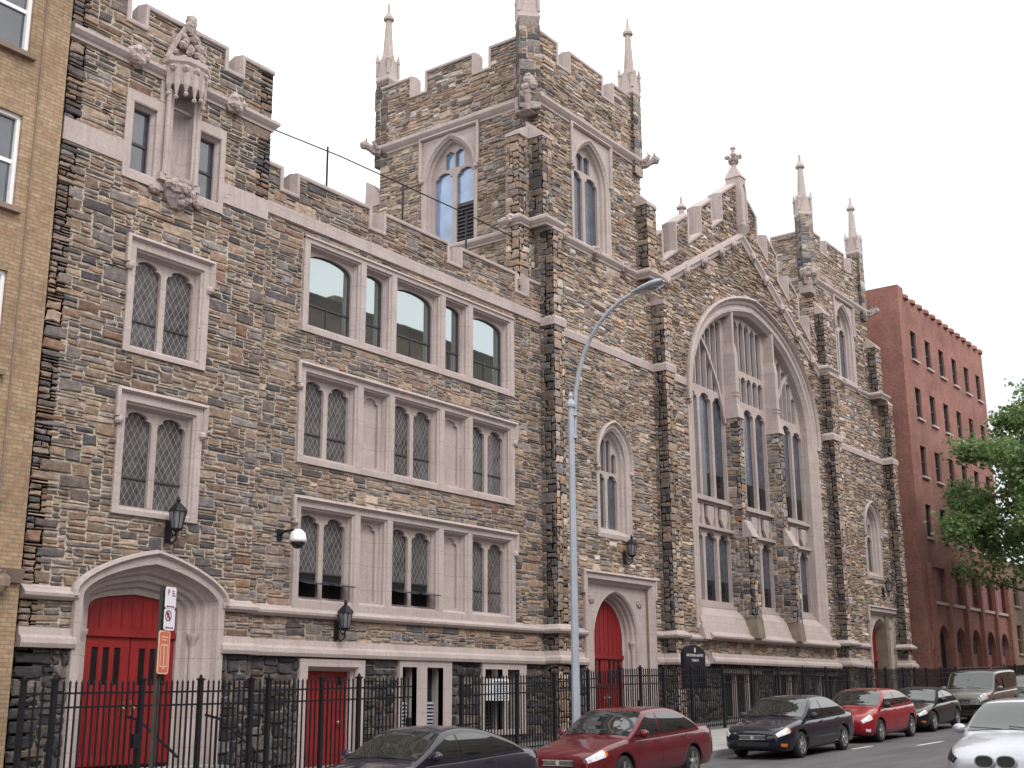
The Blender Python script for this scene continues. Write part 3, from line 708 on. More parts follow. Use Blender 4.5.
# two paired basement windows
for k, (a, b, qs) in enumerate(((24.93, 27.1, bw[:2]), (28.48, 30.62, bw[2:]))):
    mb = MB(); plate(mb, FR, rect(a, b, .6, 2.6), qs, .12, -.05)
    for q in qs: sweep(mb, FR, q, [(0, .12), (0, -.3)], closed=True)
    o = mb.build('basement_window', M['lime'], ph)
    for q in qs:
        g = MB(); plate(g, FR, q, [], -.28); g.build('glass', M['dglass'], o)
        v = MB()
        for i in range(8):
            z = .8+i*.095; v.add([FR(q[0][0], z, -.2), FR(q[1][0], z, -.2), FR(q[1][0], z+.06, -.26), FR(q[0][0], z+.06, -.26)], [(0, 1, 2, 3)])
        if k == 0: v.build('louver', M['steel'], o)
        else: 
            for x in (q[0][0]+.2, q[0][0]+.4): v.box(x-.01, x+.01, .22, .24, .76, 2.4)
            v.build('window_bar', M['louver'], o)
mb = MB(); mb.box(mx0, mx1, .1, 12, 13.8, 14.0); mb.box(mx0, mx1, 11.6, 12, -1, 13.8); mb.build('flat_roof', M['roof'], ph)
# railing on the roof edge
rl = thing('roof_railing', 'thin dark wire railing with posts standing on the parish house roof edge', 'railing', (25, .5, 14))
mb = MB(); mb.tube([(19.6, .5, 16.0), (22.8, .5, 16.2), (28.4, .5, 16.32), (31.6, .5, 16.3)], .022, 6); mb.build('rail', M['black'], rl)
for x in (22.3, 25.43, 28.42, 31.2):
    mb = MB(); mb.tube([(x, .5, 14.0), (x, .5, 16.3)], .03, 6); mb.build('post', M['black'], rl)

# ------------------------------------------------------------------ church
ch = thing('church', 'large rubble stone Gothic church with two battlemented towers, a gable and one giant traceried window', 'church', (47, 0, 0))
def angle_buttress(name, x0, x1, y0, y1, z0, z1, seed, pal=PALWARM, side=PALSIDE, cap=1.0, capname='buttress_cap', left=True, slope='y'):
    """stone box from y0 (front) to y1 with a weathered limestone cap"""
    mb = MB(); cols = []
    stone_wall('x', Wall((0, y0, 0), (0, -1, 0)), rect(x0, x1, z0, z1), (), None, seed, pal, (.075, .085), (3, 7), (2, 4), acc=(mb, cols))
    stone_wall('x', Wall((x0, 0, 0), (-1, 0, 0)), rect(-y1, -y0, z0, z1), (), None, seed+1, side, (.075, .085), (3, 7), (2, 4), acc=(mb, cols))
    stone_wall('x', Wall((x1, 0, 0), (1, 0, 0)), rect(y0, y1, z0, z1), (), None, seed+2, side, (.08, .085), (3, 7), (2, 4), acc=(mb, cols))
    o = mb.build(name, M['stone'], ch, col=cols)
    if cap:
        c = MB(); e = .07; zt = z1+cap
        e = .035; c.hexa([(x0-e, y0-e, z1), (x1+e, y0-e, z1), (x1+e, y1, z1), (x0-e, y1, z1)], [(x0-e, y0-e, z1+.12), (x1+e, y0-e, z1+.12), (x1+e, y1, z1+.12), (x0-e, y1, z1+.12)])
        if slope == 'y': tq = [(x0, y1-.02, zt), (x1, y1-.02, zt), (x1, y1, zt), (x0, y1, zt)]
        elif slope == '-x': tq = [(x1-.02, y0, zt), (x1, y0, zt), (x1, y1, zt), (x1-.02, y1, zt)]
        else: tq = [(x0, y0, zt), (x0+.02, y0, zt), (x0+.02, y1, zt), (x0, y1, zt)]
        c.hexa([(x0-.03, y0-.03, z1+.12), (x1+.03, y0-.03, z1+.12), (x1+.03, y1, z1+.12), (x0-.03, y1, z1+.12)], tq)
        c.build(capname, M['lime'], o)
    return o
def pinnacle(cx, cy, zs0, zs1, w, spire=3.35, rot=0, seed=1, s=1.0):
    """a square stone shaft with a crocketed limestone spire"""
    mb = MB(); cols = []; h = w/2; ca, sa = math.cos(rot), math.sin(rot)
    for k in range(4):
        t = rot-math.pi/2+k*math.pi/2; n = (math.cos(t), math.sin(t), 0)
        stone_wall('x', Wall((cx+n[0]*h, cy+n[1]*h, 0), n), rect(-h, h, zs0, zs1), (), None, seed+k, PALDARK, (.09, .085), (3, 6), (2, 4), .02, .1, acc=(mb, cols)) if False else \
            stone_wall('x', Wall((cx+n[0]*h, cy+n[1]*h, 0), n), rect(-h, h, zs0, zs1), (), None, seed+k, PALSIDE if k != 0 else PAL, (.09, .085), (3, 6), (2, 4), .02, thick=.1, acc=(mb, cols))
    o = mb.build('pinnacle', M['stone'], ch, col=cols)
    c = MB(); q = math.pi/4+rot; rr = w*.7071
    c.lathe((cx, cy, zs1), [(rr*1.01, -.02), (rr*1.09, .04), (rr*1.05, .12), (rr*.94, .35), (rr*.78, .95*s), (rr*.60, 1.05*s)], 4, rot=q)
    for k in range(4):
        t = rot+k*math.pi/2; ux, uy = math.cos(t), math.sin(t); px, py = -uy, ux; d = h*1.02
        p0 = [(cx+ux*d+px*a, cy+uy*d+py*a, zs1+z) for a, z in ((-h*.95, .12), (h*.95, .12), (0, 1.12*s))]
        p1 = [(x-ux*.18, y-uy*.18, z) for x, y, z in p0]
        c.add(p0+p1, [(0, 1, 2), (5, 4, 3), (0, 3, 4, 1), (1, 4, 5, 2), (2, 5, 3, 0)])
        t2 = t+math.pi/4; x, y = cx+rr*.94*math.cos(t2), cy+rr*.94*math.sin(t2)
        c.lathe((x, y, zs1+.25), [(.07, 0), (.06, .55*s), (.09, .6*s), (.02, .95*s)], 4, rot=q)
    c.lathe((cx, cy, zs1), [(w*.42, .7*s), (w*.34, 1.15*s), (w*.20, spire*.76), (w*.20, spire*.78), (w*.34, spire*.79), (w*.36, spire*.815), (w*.24, spire*.85), (w*.20, spire*.87), (w*.10, spire*.885), (w*.07, spire)], 8, rot=q)
    c.build('spire', M['lime'], o)
    return o
# --- left tower
TX0, TX1, TD = 31.7, 38.5, 7.2
towtop = crenel(TX0, TX1, 23.3, 24.1, [(32.9, 33.65), (35.88, 36.6)])
win_f = rect(33.71, 36.19, 16.95, 21.25)
low_w = arch(36.0, 1.0, 7.0, 9.6, 1.2)
door3 = rect(34.05, 38.35, -.49, 5.5)
stone_wall('tower_wall', FR, [(TX0, 2.7), (38.6, 2.7), (38.6, 18), (TX1, 18)]+towtop, [win_f, offset(low_w, .1, True), [(u, max(v, 2.7)) for u, v in door3]], ch, 21, PALWARM, wr=(4, 8), hr=(1, 3), cell=(.08, .07), relief=.045, skip=(2.7,), gain=1.08)
stone_wall('tower_base_wall', FR, rect(TX0, 38.6, -.5, 2.7), [[(u, min(v, 2.7)) for u, v in door3]], ch, 22, PALDARK, cell=(.1, .085), wr=(3, 8), hr=(2, 4), relief=.08, skip=(2.7,), joint=.016, gain=.72, mortar=(.2, .18, .155))
TL = Wall((TX0, 0, 0), (-1, 0, 0))       # left face, u = -y
tleft = crenel(-TD, 0, 23.3, 24.1, [(-2.75, -2.05), (-5.68, -5.0)])
win_l = rect(-5.09, -2.61, 16.8, 21.25)
stone_wall('tower_wall', TL, [(-TD, 12.5), (0, 12.5)]+tleft, [win_l], ch, 23, PALWARM, wr=(4, 8), hr=(1, 3), cell=(.08, .07), relief=.045, gain=1.05)
mb = MB(); mb.box(TX1-.4, TX1, .02, TD, -.5, 23.3); mb.box(TX0+.02, TX1, TD-.4, TD, -.5, 23.3); mb.build('tower_rear_wall', M['backstone'], ch)
tb = crenel(TX0, TX1, 23.3, 24.1, [(32.9, 33.65), (35.88, 36.6)])
mb = MB(); plate(mb, Wall((0, TD, 0), (0, -1, 0)), [(TX0, 23.28), (TX1, 23.28)]+tb, [], 0, -.35, True)
plate(mb, Wall((TX1, 0, 0), (1, 0, 0)), [(0.05, 23.28), (TD-.02, 23.28)]+crenel(.05, TD-.02, 23.3, 24.1, [(2.05, 2.75), (5, 5.68)]), [], 0, -.35, True); mb.build('tower_rear_parapet', M['backstone'], ch)
mb = MB(); mb.box(TX0+.3, TX1-.3, .3, TD-.3, 21.6, 21.9); mb.build('tower_roof', M['roof'], ch)
coping(ch, FR, towtop); coping(ch, TL, tleft)
course(ch, 'cornice', [(TX0, TD), (TX0, 0), (TX1, 0), (TX1, 1)], 21.3, 21.76, .2)
bt = [(x, -.14, 16.88) for x in (32.9, 35.0, 37.0)]
course(ch, 'string_course', [(TX0, TD), (TX0, .8), (30.82, .8), (30.82, .16), (31.36, .16), (31.36, -.5), (32.2, -.5), (32.2, 0), (38.02, 0), (38.02, -.54), (38.8, -.54), (38.8, .3)], 16.66, 17.04, .16, bosses=bt+[(30.75, .5, 16.88), (32.45, -.12, 16.88)])
for pth, z0, z1 in (([(31.7, .5), (31.7, -.55), (32.25, -.55), (32.25, 0), (39.0, 0), (39.0, -.55), (39.62, -.55), (39.62, 0), (41.9, 0)], 13.32, 13.68),):
    mb = MB(); mould(mb, pth, [(-.06, z0), (.07, z0), (.08, z1-.12), (.0, z1), (-.06, z1)]); mb.build('flat_band', M['lime'], ch)
# corner buttresses
angle_buttress('buttress', 31.68, 32.25, -.55, .3, -.4, 16.6, 41)
angle_buttress('buttress', 31.4, 31.98, -.36, .3, 16.9, 19.9, 42, cap=.7)
angle_buttress('buttress', 30.85, 31.72, .2, 0.75, 13.9, 19.9, 43, cap=.7, slope='-x', side=PALWARM)
angle_buttress('buttress', 38.98, 39.62, -.55, .3, -.4, 15.9, 44, cap=.7)
angle_buttress('buttress', 38.05, 38.75, -.5, .3, 16.95, 19.6, 45, cap=.9)
angle_buttress('buttress', 31.75, 32.35, TD-.3, TD+.75, 13.9, 19.4, 46, cap=1.1, slope='y', side=PALWARM)
# tower windows
for W, cx, z0, zs, gl, lv in ((FR, 34.95, 17.05, 19.5, 'stained', False), (TL, -3.85, 16.9, 19.6, 'skyglass', True)):
    arch_window(ch, W, cx, 1.12, z0, zs, 1.55, fw=.16, glass=gl, hd=False, louver=lv, zl=zs+.38, m=.15, sp=.2)
    hood(ch, W, [(cx+1.25, 19.75), (cx+1.25, 21.27), (cx-1.25, 21.27), (cx-1.25, 19.75)], .12, .16)
    mb = MB(); plate(mb, W, [(cx+1.27, 19.5), (cx+1.27, 21.28), (cx-1.27, 21.28), (cx-1.27, 19.5)]+archpath(cx, 1.2, 19.5, 19.5, 1.64)[::-1][1:-1], [], .02, -.06); mb.build('spandrel', M['lime'], ch)
arch_window(ch, FR, 36.0, .92, 7.02, 9.5, 1.15, fw=.2, glass='stained', hd=True, zl=9.1, m=.14, sp=.2)
# doorway of the left tower
def tower_doorway(cx, hwf, ztopf, zbot, hwd, zs, rise):
    mb = MB(); A = offset(archpath(cx, hwd, zbot-.49, zs, rise), .25, False)
    plate(mb, FR, rect(cx-hwf, cx+hwf, zbot-.5, ztopf), [A], -.12, -.3)
    sweep(mb, FR, [(cx+hwf, zbot-.5), (cx+hwf, ztopf), (cx-hwf, ztopf), (cx-hwf, zbot-.5)], [(-.02, -.13), (.04, -.12), (.08, -.04), (.14, .02), (.20, .13), (.36, .13), (.36, -.05)])
    P = archpath(cx, hwd, zbot-.5, zs, rise)
    sweep(mb, FR, P, [(-.02, -.72), (-.02, -.6), (.04, -.56), (.06, -.44), (.11, -.40), (.13, -.28), (.18, -.24), (.20, -.15), (.26, -.10), (.28, -.13)])
    o = mb.build('arched_doorway', M['lime'], ch)
    for sx in (-1, 1):
        c = MB(); x = cx+sx*(hwd+.16); c.tube([(x, .32, zbot-.3), (x, .3, zs-.3)], .06, 8); c.lathe((x, .32, zs-.3), [(.06, 0), (.09, .1), (.13, .2), (.13, .26)], 8); c.build('jamb_shaft', M['lime'], o)
        c = MB(); c.ball((cx+sx*(hwf-.36), .1, ztopf-.4), (.2, .06, .2), 8, 3, .5); c.build('carved_spandrel', M['carved'], o)
    hood(ch, FR, [(cx+hwf+.34, ztopf-.3), (cx+hwf+.34, ztopf+.34), (cx-hwf-.34, ztopf+.34), (cx-hwf-.34, ztopf-.3)], .12, .2, False)
    door_set(o, FR, cx, hwd, zbot, zs-.6, arch(cx, hwd, zbot, zs, rise), -.62)
tower_doorway(36.15, 1.9, 5.2, .45, 1.17, 3.5, 1.33)
lion = MB()
def lion_boss(x, y, z, r, seed):
    lion.ball((x, y, z), (r, r, r*1.25), 12, seed, .35); lion.ball((x-r*.35, y-r*.75, z-.1*r), (r*.5, r*.5, r*.5), 8, seed+1, .3)
    for k in range(9): t = k*.7; lion.ball((x+r*.75*math.cos(t)-.1*r, y-r*.35, z+r*.95*math.sin(t)), r*.33, 6, k, .4)
    lion.hexa([(x-r*.6, y-r*.4, z-r*2.4), (x+r*.6, y-r*.4, z-r*2.4), (x+r*.6, y+r, z-r*2.4), (x-r*.6, y+r, z-r*2.4)], [(x-r*.75, y-r*.6, z-r), (x+r*.75, y-r*.6, z-r), (x+r*.75, y+r, z-r), (x-r*.75, y+r, z-r)])
lion_boss(31.3, .12, 21.75, .38, 3); lion.build('carved_corner_boss', M['carved'], ch)
def gargoyle(p, d):
    g = MB(); p = Vector(p); d = Vector(d).normalized(); up = Vector((0, 0, 1)); sd = d.cross(up)
    k_ = .55; d = d*k_; g.tube([p-d*.1, p+d*.3, p+d*.6+up*.08, p+d*.85+up*.12], [.24, .2, .15, .13], 8); g.ball(tuple(p+d*.98+up*.16), (.19, .19, .17), 8, 4, .4)
    g.tube([p+d*1.0+up*.1, p+d*1.22+up*.05], [.11, .05], 6)
    for s in (-1, 1): g.tube([p+d*.9+sd*s*.1+up*.25, p+d*.85+sd*s*.18+up*.4], [.06, .015], 5); g.tube([p+d*.1+sd*s*.2, p+d*.45+sd*s*.3+up*.22, p+d*.2+sd*s*.34+up*.3], [.09, .07, .02], 5)
    g.build('gargoyle', M['carved'], ch)
gargoyle((TX0-.1, TD, 21.5), (-.75, .66, .05)); gargoyle((TX1, -.1, 21.5), (.7, -.7, .05))
pinnacle(31.42, .2, 20.9, 24.3, .72, 3.3, math.pi/4*-1.0, 51)
pinnacle(38.2, .15, 20.9, 24.25, .6, 3.4, 0, 52); pinnacle(31.95, TD-.05, 20.9, 24.4, .6, 3.4, 0, 53); pinnacle(38.25, TD-.1, 21.5, 24.4, .72, 3.35, 0, 54)

# --- gabled front with the great window
GX0, GX1, GA = 38.6, 55.0, 47.1
def graked(x, base, slope=.635): return base-slope*abs(x-GA)
low, high = 22.55, 23.75
mer = [(38.6, 40.05), (41.15, 42.25), (43.35, 44.4), (45.35, 46.45)]; mer += [(2*GA-b, 2*GA-a) for a, b in mer[::-1]]
pts = []
for i, (a, b) in enumerate(mer):
    if i == 4: pts += [(46.45, graked(46.45, high)), (GA, high), (2*GA-46.45, graked(46.45, high))]
    if i not in (0,): pts.append((a, graked(a, low))) if i != 4 else None
    if i != 4: pts.append((a, graked(a, high)))
    if i != 3: pts.append((b, graked(b, high)))
    if i not in (3, 7): pts.append((b, graked(b, low)))
gtop = [(min(u, GX1), v) for u, v in pts][::-1]
WCX, WHW, WZS, WR_ = 47.9, 5.72, 13.1, 4.65
CT = ((1, .56), (.58, .93))
bigA = arch(WCX, WHW, 4.7, WZS, WR_, 16, CT)
stone_wall('gable_wall', FR, [(GX0, 3.0), (GX1, 3.0)]+gtop, [offset(bigA, .45, True)], ch, 31, PALWARM, wr=(4, 8), hr=(1, 3), cell=(.085, .072), relief=.055, gain=1.08)
stone_wall('gable_base_wall', FR, rect(GX0, GX1, -.2, 3.0), [rect(43.6, 46.7, .9, 2.62), rect(48.0, 50.5, .9, 2.62), rect(52.4, 54.6, .9, 2.62)], ch, 32, PALDARK, (.1, .085), (3, 8), (2, 4), .08, gain=.72, mortar=(.2, .18, .155))
coping(ch, FR, gtop, .5)
for sg in (-1, 1):      # raked moulding with carved bosses
    mb = MB(); a = (GA+sg*7.9, 16.55 if sg > 0 else 16.75); b = (GA, 21.1)
    path = [a, b] if sg > 0 else [b, a]
    sweep(mb, FR, path, [(-.18, -.03), (-.18, .08), (-.05, .12), (.05, .2), (.2, .17), (.26, -.03)], loop=True)
    for t in (.12, .32, .52, .72, .88):
        x = a[0]+(b[0]-a[0])*t; z = a[1]+(b[1]-a[1])*t-.1
        mb.ball((x, -.16, z), (.2, .15, .24), 8, int(t*100)+sg, .5); mb.ball((x-.1, -.25, z-.08), .1, 6, 3, .4); mb.ball((x+.1, -.25, z+.08), .1, 6, 5, .4)
    mb.build('raked_moulding', M['lime'], ch)
mb = MB()               # peak pillar with its blind niche and cross finial
mb.hexa([(46.83, -.28, 21.6), (47.4, -.28, 21.6), (47.4, .4, 21.6), (46.83, .4, 21.6)], [(46.83, -.28, 23.9), (47.4, -.28, 23.9), (47.4, .4, 23.9), (46.83, .4, 23.9)])
mb.hexa([(46.79, -.32, 23.9), (47.44, -.32, 23.9), (47.44, .44, 23.9), (46.79, .44, 23.9)], [(46.95, .0, 24.45), (47.27, .0, 24.45), (47.27, .2, 24.45), (46.95, .2, 24.45)])
mb.hexa([(46.95, -.1, 21.05), (47.27, -.1, 21.05), (47.3, .3, 21.05), (46.92, .3, 21.05)], [(46.76, -.36, 21.6), (47.48, -.36, 21.6), (47.48, .45, 21.6), (46.76, .45, 21.6)])
sweep(mb, Wall((0, -.28, 0), (0, -1, 0)), archpath(47.11, .17, 21.8, 23.2, .4), [(0, 0), (0, .05), (.09, .05), (.09, 0)], loop=True)
pk = mb.build('gable_peak_pillar', M['lime'], ch)
mb = MB(); mb.lathe((47.11, .1, 24.4), [(.14, 0), (.12, .2), (.2, .25), (.1, .32), (.09, .95), (.14, 1.0), (.03, 1.12)], 8)
for t in range(4):
    a = t*math.pi/2+.4; mb.ball((47.11+.26*math.cos(a), .1+.26*math.sin(a), 25.0), (.14, .14, .12), 6, t, .4); mb.ball((47.11+.2*math.cos(a+.8), .1+.2*math.sin(a+.8), 24.82), .1, 6, t, .4)
mb.build('finial', M['lime'], pk)
# great window: moulded arch, three bays of lights, piers
mb = MB()
sweep(mb, FR, bigA, [(.62, -.03), (.62, .06), (.5, .08), (.42, .06), (.36, -.02), (.26, -.02), (.2, .03), (.1, .02), (.04, -.06), (0, -.10), (-.06, -.16), (-.06, -.62)], closed=True)
gw = mb.build('great_window', M['lime'], ch)
hood(gw, FR, offset(archpath(WCX, WHW, WZS-.3, WZS, WR_, 16, CT), .56, False), .15, .24)
I = offset(bigA, -.05, True); hs = []; bays = [(42.22, 45.72), (46.18, 49.7), (50.16, 53.6)]
ND = -.45
shields = []
for bi, (a, b) in enumerate(bays):
    w = (b-a)/3
    for i in range(3):
        x0, x1 = a+i*w+.09, a+(i+1)*w-.09
        hs.append(light(x0, x1, 5.25, 7.95)); zt = min(13.6, ztop(I, x0 if bi == 0 else x1)-.3)
        hs.append(light(x0, x1, 9.35, zt))
        # shield panel
        cxs = (x0+x1)/2; sh = MB(); shields.append(sh); plate(sh, FR, [(cxs-.28, 8.95), (cxs-.28, 8.5), (cxs, 8.12), (cxs+.28, 8.5), (cxs+.28, 8.95)], [], ND+.05, ND-.05)
    if bi == 1:
        hs += [light(q[0][0], q[1][0], 13.85, 15.0) for q in strips(I, a+.06, b-.06, 6, 13.82, .085, .1, 15.05)]
        hs += strips(I, a+.06, b-.06, 6, 15.22, .075, .14)
    else:
        hs += strips(I, a+.04, b-.04, 7, 13.82, .07, .14)
tr = MB(); pan = [rect(a+i*(b-a)/3+.1, a+(i+1)*(b-a)/3-.1, 8.08, 9.02) for a, b in bays for i in range(3)]
plate(tr, FR, I, hs+pan, ND, ND-.16)
for z in (9.12, 8.02, 4.95): tr.box(42.2, 53.6, -ND-.1-.06, -ND+.02, z, z+.12)
plate(tr, FR, rect(42.2, 53.6, 8.0, 9.1), [], ND-.1, ND-.15)
for sx in (0, 2):       # sub-arches of the side bays
    a, b = bays[sx]
    P = [(a+.1 if sx == 0 else b-.1, 12.2), ((a*2+b)/3 if sx == 0 else (a+2*b)/3, 15.6 if sx == 0 else 15.6)]
    c = [(b-.05 if sx == 0 else a+.05, 12.6), (b-.6 if sx == 0 else a+.6, 14.2), (b-1.5 if sx == 0 else a+1.5, 15.5), (b-2.3 if sx == 0 else a+2.3, 16.2)]
    sweep(tr, FR, c, [(-.07, ND-.02), (-.07, ND+.07), (.07, ND+.07), (.07, ND-.02)], loop=True)
tr.build('tracery', M['lime'], gw)
for sh in shields: sh.build('carved_shield', M['lime'], gw)
g = MB(); plate(g, FR, offset(bigA, -.03, True), [], ND-.17); g.build('glass', M['stained'], gw)
v = MB()
for a, b in bays:
    for i in range(3):
        w = (b-a)/3; x0, x1 = a+i*w+.15, a+(i+1)*w-.15
        for za, zb in ((9.4, 10.35), (5.25, 6.05)): v = MB(); plate(v, FR, rect(x0, x1, za, zb), [], ND-.155); v.build('vent_pane', M['dglass'], gw)
ap = MB()               # stepped limestone apron under the window
for k, (z0, z1, d0, d1) in enumerate(((4.62, 5.0, -.06, -.4), (4.22, 4.64, .10, -.05), (3.7, 4.24, .26, .11))):
    ap.hexa([(42.0-k*.12, -d0-.05, z0), (53.8+k*.12, -d0-.05, z0), (53.8+k*.12, .5, z0), (42.0-k*.12, .5, z0)], [(42.0-k*.12, -d1-.05, z1), (53.8+k*.12, -d1-.05, z1), (53.8+k*.12, .5, z1), (42.0-k*.12, .5, z1)])
ap.build('window_apron', M['lime'], ch)
for k, (x0, x1) in enumerate(((45.74, 46.17), (49.72, 50.15))):
    for (ya, za, zb, sd) in ((-.5, 4.6, 7.9, 61), (-.12, 7.85, 12.85, 65)):
        mb = MB(); cols = []; e = .05 if ya < -.3 else 0
        stone_wall('x', Wall((0, ya, 0), (0, -1, 0)), rect(x0-e, x1+e, za, zb), (), None, sd+k, PAL, (.08, .085), (2, 5), (2, 4), .03, thick=.2, acc=(mb, cols))
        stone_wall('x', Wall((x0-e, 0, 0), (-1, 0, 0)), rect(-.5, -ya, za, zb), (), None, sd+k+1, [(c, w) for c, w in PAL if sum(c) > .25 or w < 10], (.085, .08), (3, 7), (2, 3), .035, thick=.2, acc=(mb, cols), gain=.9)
        stone_wall('x', Wall((x1+e, 0, 0), (1, 0, 0)), rect(ya, .5, za, zb), (), None, sd+k+2, PAL, (.085, .08), (3, 7), (2, 3), .035, thick=.2, acc=(mb, cols))
        o = mb.build('mullion_buttress', M['stone'], ch, col=cols)
    pieces = []; c = MB(); c.hexa([(x0-.08, -.57, 7.84), (x1+.08, -.57, 7.84), (x1+.08, -.1, 7.84), (x0-.08, -.1, 7.84)], [(x0-.08, -.2, 8.55), (x1+.08, -.2, 8.55), (x1+.08, -.1, 8.55), (x0-.08, -.1, 8.55)]); pieces.append((c, 'mullion_buttress_cap')); c = MB()
    c.hexa([(x0-.07, -.2, 12.8), (x1+.07, -.2, 12.8), (x1+.07, .5, 12.8), (x0-.07, .5, 12.8)], [(x0+.02, -.1, 13.4), (x1-.02, -.1, 13.4), (x1-.02, .5, 13.4), (x0+.02, .5, 13.4)])
    pieces.append((c, 'mullion_buttress_cap')); c = MB()
    c.hexa([(x0-.1, -.6, 3.85), (x1+.1, -.6, 3.85), (x1+.1, .4, 3.85), (x0-.1, .4, 3.85)], [(x0-.06, -.53, 4.62), (x1+.06, -.53, 4.62), (x1+.06, .4, 4.62), (x0-.06, .4, 4.62)])
    pieces.append((c, 'plinth')); c = MB()
    zt = ztop(I, (x0+x1)/2)+.12
    c.hexa([(x0+.06, -.08, 13.35), (x1-.06, -.08, 13.35), (x1-.06, .5, 13.35), (x0+.06, .5, 13.35)], [(x0+.06, -.08, 15.6), (x1-.06, -.08, 15.6), (x1-.06, .5, 15.6), (x0+.06, .5, 15.6)])
    c.hexa([(x0+.06, -.08, 15.6), (x1-.06, -.08, 15.6), (x1-.06, .5, 15.6), (x0+.06, .5, 15.6)], [(x0+.14, .0, 16.1), (x1-.14, .0, 16.1), (x1-.14, .5, 16.1), (x0+.14, .5, 16.1)])
    c.hexa([(x0+.14, .0, 16.1), (x1-.14, .0, 16.1), (x1-.14, .5, 16.1), (x0+.14, .5, 16.1)], [(x0+.14, .0, zt), (x1-.14, .0, zt), (x1-.14, .5, zt), (x0+.14, .5, zt)])
    for z in (13.75, 13.9): c.box(x0+.04, x1-.04, -.11, .1, z, z+.05)
    pieces.append((c, 'mullion_shaft'))
    for c, nm in pieces: c.build(nm, M['backstone' if nm == 'plinth' else 'lime'], ch)
for (a, b), xs in (((43.6, 46.7), (44.7, 45.75)), ((48.0, 50.5), (48.75, 49.75)), ((52.4, 54.6), (52.95, 53.75))):
    mb = MB(); mb.box(a-.1, b+.1, -.09, .2, 2.5, 2.64)
    for x in xs: mb.box(x-.05, x+.05, .0, .2, .9, 2.5)
    o = mb.build('basement_window', M['lime'], ch); g = MB(); g.box(a, b, .22, .25, .8, 2.5); g.build('glass', M['darkvoid'], o)  # this pane is a dark sheet painted as unlit basement
# nave roof and body behind the gable
mb = MB(); mb.add([(38.6, .5, 17.6), (GA, .5, 22.3), (55.0, .5, 17.6), (38.6, 34, 17.6), (GA, 34, 22.3), (55.0, 34, 17.6)], [(0, 3, 4, 1), (1, 4, 5, 2), (3, 5, 4)]); mb.build('nave_roof', M['roof'], ch)
mb = MB(); mb.box(38.6, 55.0, 33, 34, -.5, 17.6); mb.box(38.6, 39, 7.2, 33, -.5, 17.6); mb.box(54.6, 55, 7.2, 33, -.5, 17.6); mb.build('nave_wall', M['backstone'], ch)

# --- right tower
UX0, UX1 = 55.0, 62.1
uwtop = crenel(UX0, UX1, 23.2, 24.0, [(56.35, 57.1), (59.5, 60.3)])
uwin, ulow, door4 = rect(57.56, 60.04, 17.0, 21.15), arch(60.6, 1.0, 7.45, 9.8, 1.15), rect(59.1, 62.85, 0.01, 5.75)
stone_wall('tower_wall', FR, [(UX0, 2.9), (63.6, 2.9), (63.6, 17.0), (UX1, 17.0)]+uwtop, [uwin, offset(ulow, .1, True), [(u, max(v, 2.9)) for u, v in door4]], ch, 71, PALWARM, wr=(3, 8), hr=(1, 3), cell=(.095, .08), relief=.05, skip=(2.9,), gain=1.1)
stone_wall('tower_base_wall', FR, rect(UX0, 63.6, 0, 2.9), [[(u, min(v, 2.9)) for u, v in door4]], ch, 72, PALDARK, cell=(.1, .085), wr=(3, 8), hr=(2, 4), relief=.08, skip=(2.9,), gain=.72, mortar=(.2, .18, .155))
UL = Wall((UX0, 0, 0), (-1, 0, 0)); uleft = crenel(-TD, 0, 23.2, 24.0, [(-2.75, -2.0), (-5.7, -5.0)])
stone_wall('tower_wall', UL, [(-TD, 16.0), (0, 16.0)]+uleft, [], ch, 73, PALWARM, wr=(3, 7), hr=(1, 3), cell=(.1, .085), relief=.05, gain=1.15, thick=.35)
mb = MB(); mb.box(UX1-.4, UX1, .02, TD, 0, 23.2); mb.box(UX0+.02, UX1, TD-.4, TD, 0, 23.2); mb.box(63.2, 63.6, .42, TD, 0, 16.9); mb.box(UX1, 63.6, .42, TD, 16.6, 16.9); mb.build('tower_rear_wall', M['backstone'], ch)
mb = MB(); plate(mb, Wall((0, TD, 0), (0, -1, 0)), [(UX0, 23.18), (UX1, 23.18)]+uwtop, [], 0, -.35, True)
plate(mb, Wall((UX1, 0, 0), (1, 0, 0)), [(.05, 23.18), (TD-.02, 23.18)]+crenel(.05, TD-.02, 23.2, 24.0, [(2.05, 2.75), (5, 5.68)]), [], 0, -.35, True); mb.build('tower_rear_parapet', M['backstone'], ch)
mb = MB(); mb.box(UX0+.3, UX1-.3, .3, TD-.3, 21.6, 21.9); mb.build('tower_roof', M['roof'], ch)
coping(ch, FR, uwtop); coping(ch, UL, uleft)
course(ch, 'cornice', [(UX0, TD), (UX0, 0), (UX1, 0), (UX1, 1)], 21.2, 21.66, .2)
course(ch, 'string_course', [(54.9, 0), (54.98, -.5), (55.9, -.5), (55.9, 0), (61.72, 0), (61.72, -.62), (62.64, -.62), (62.64, 0), (63.55, 0)], 16.62, 16.98, .16, bosses=[(57.9, -.12, 16.8), (60, -.12, 16.8), (61.8, -.12, 16.8)])
mb = MB(); mould(mb, [(54.95, 0), (54.95, -.55), (55.95, -.55), (55.95, 0), (62.85, 0), (62.85, -.55), (63.55, -.55), (63.55, .3)], [(-.06, 13.32), (.07, 13.32), (.08, 13.55), (0, 13.68), (-.06, 13.68)]); mb.build('flat_band', M['lime'], ch)
angle_buttress('buttress', 55.0, 55.9, -.55, .3, 0, 16.5, 81)
angle_buttress('buttress', 55.05, 55.8, -.42, .3, 16.95, 19.6, 82, cap=.95)
angle_buttress('buttress', 62.9, 63.55, -.55, .3, 0, 16.5, 84)
angle_buttress('buttress', 61.75, 62.5, -.5, .3, 16.95, 19.4, 85, cap=.9)
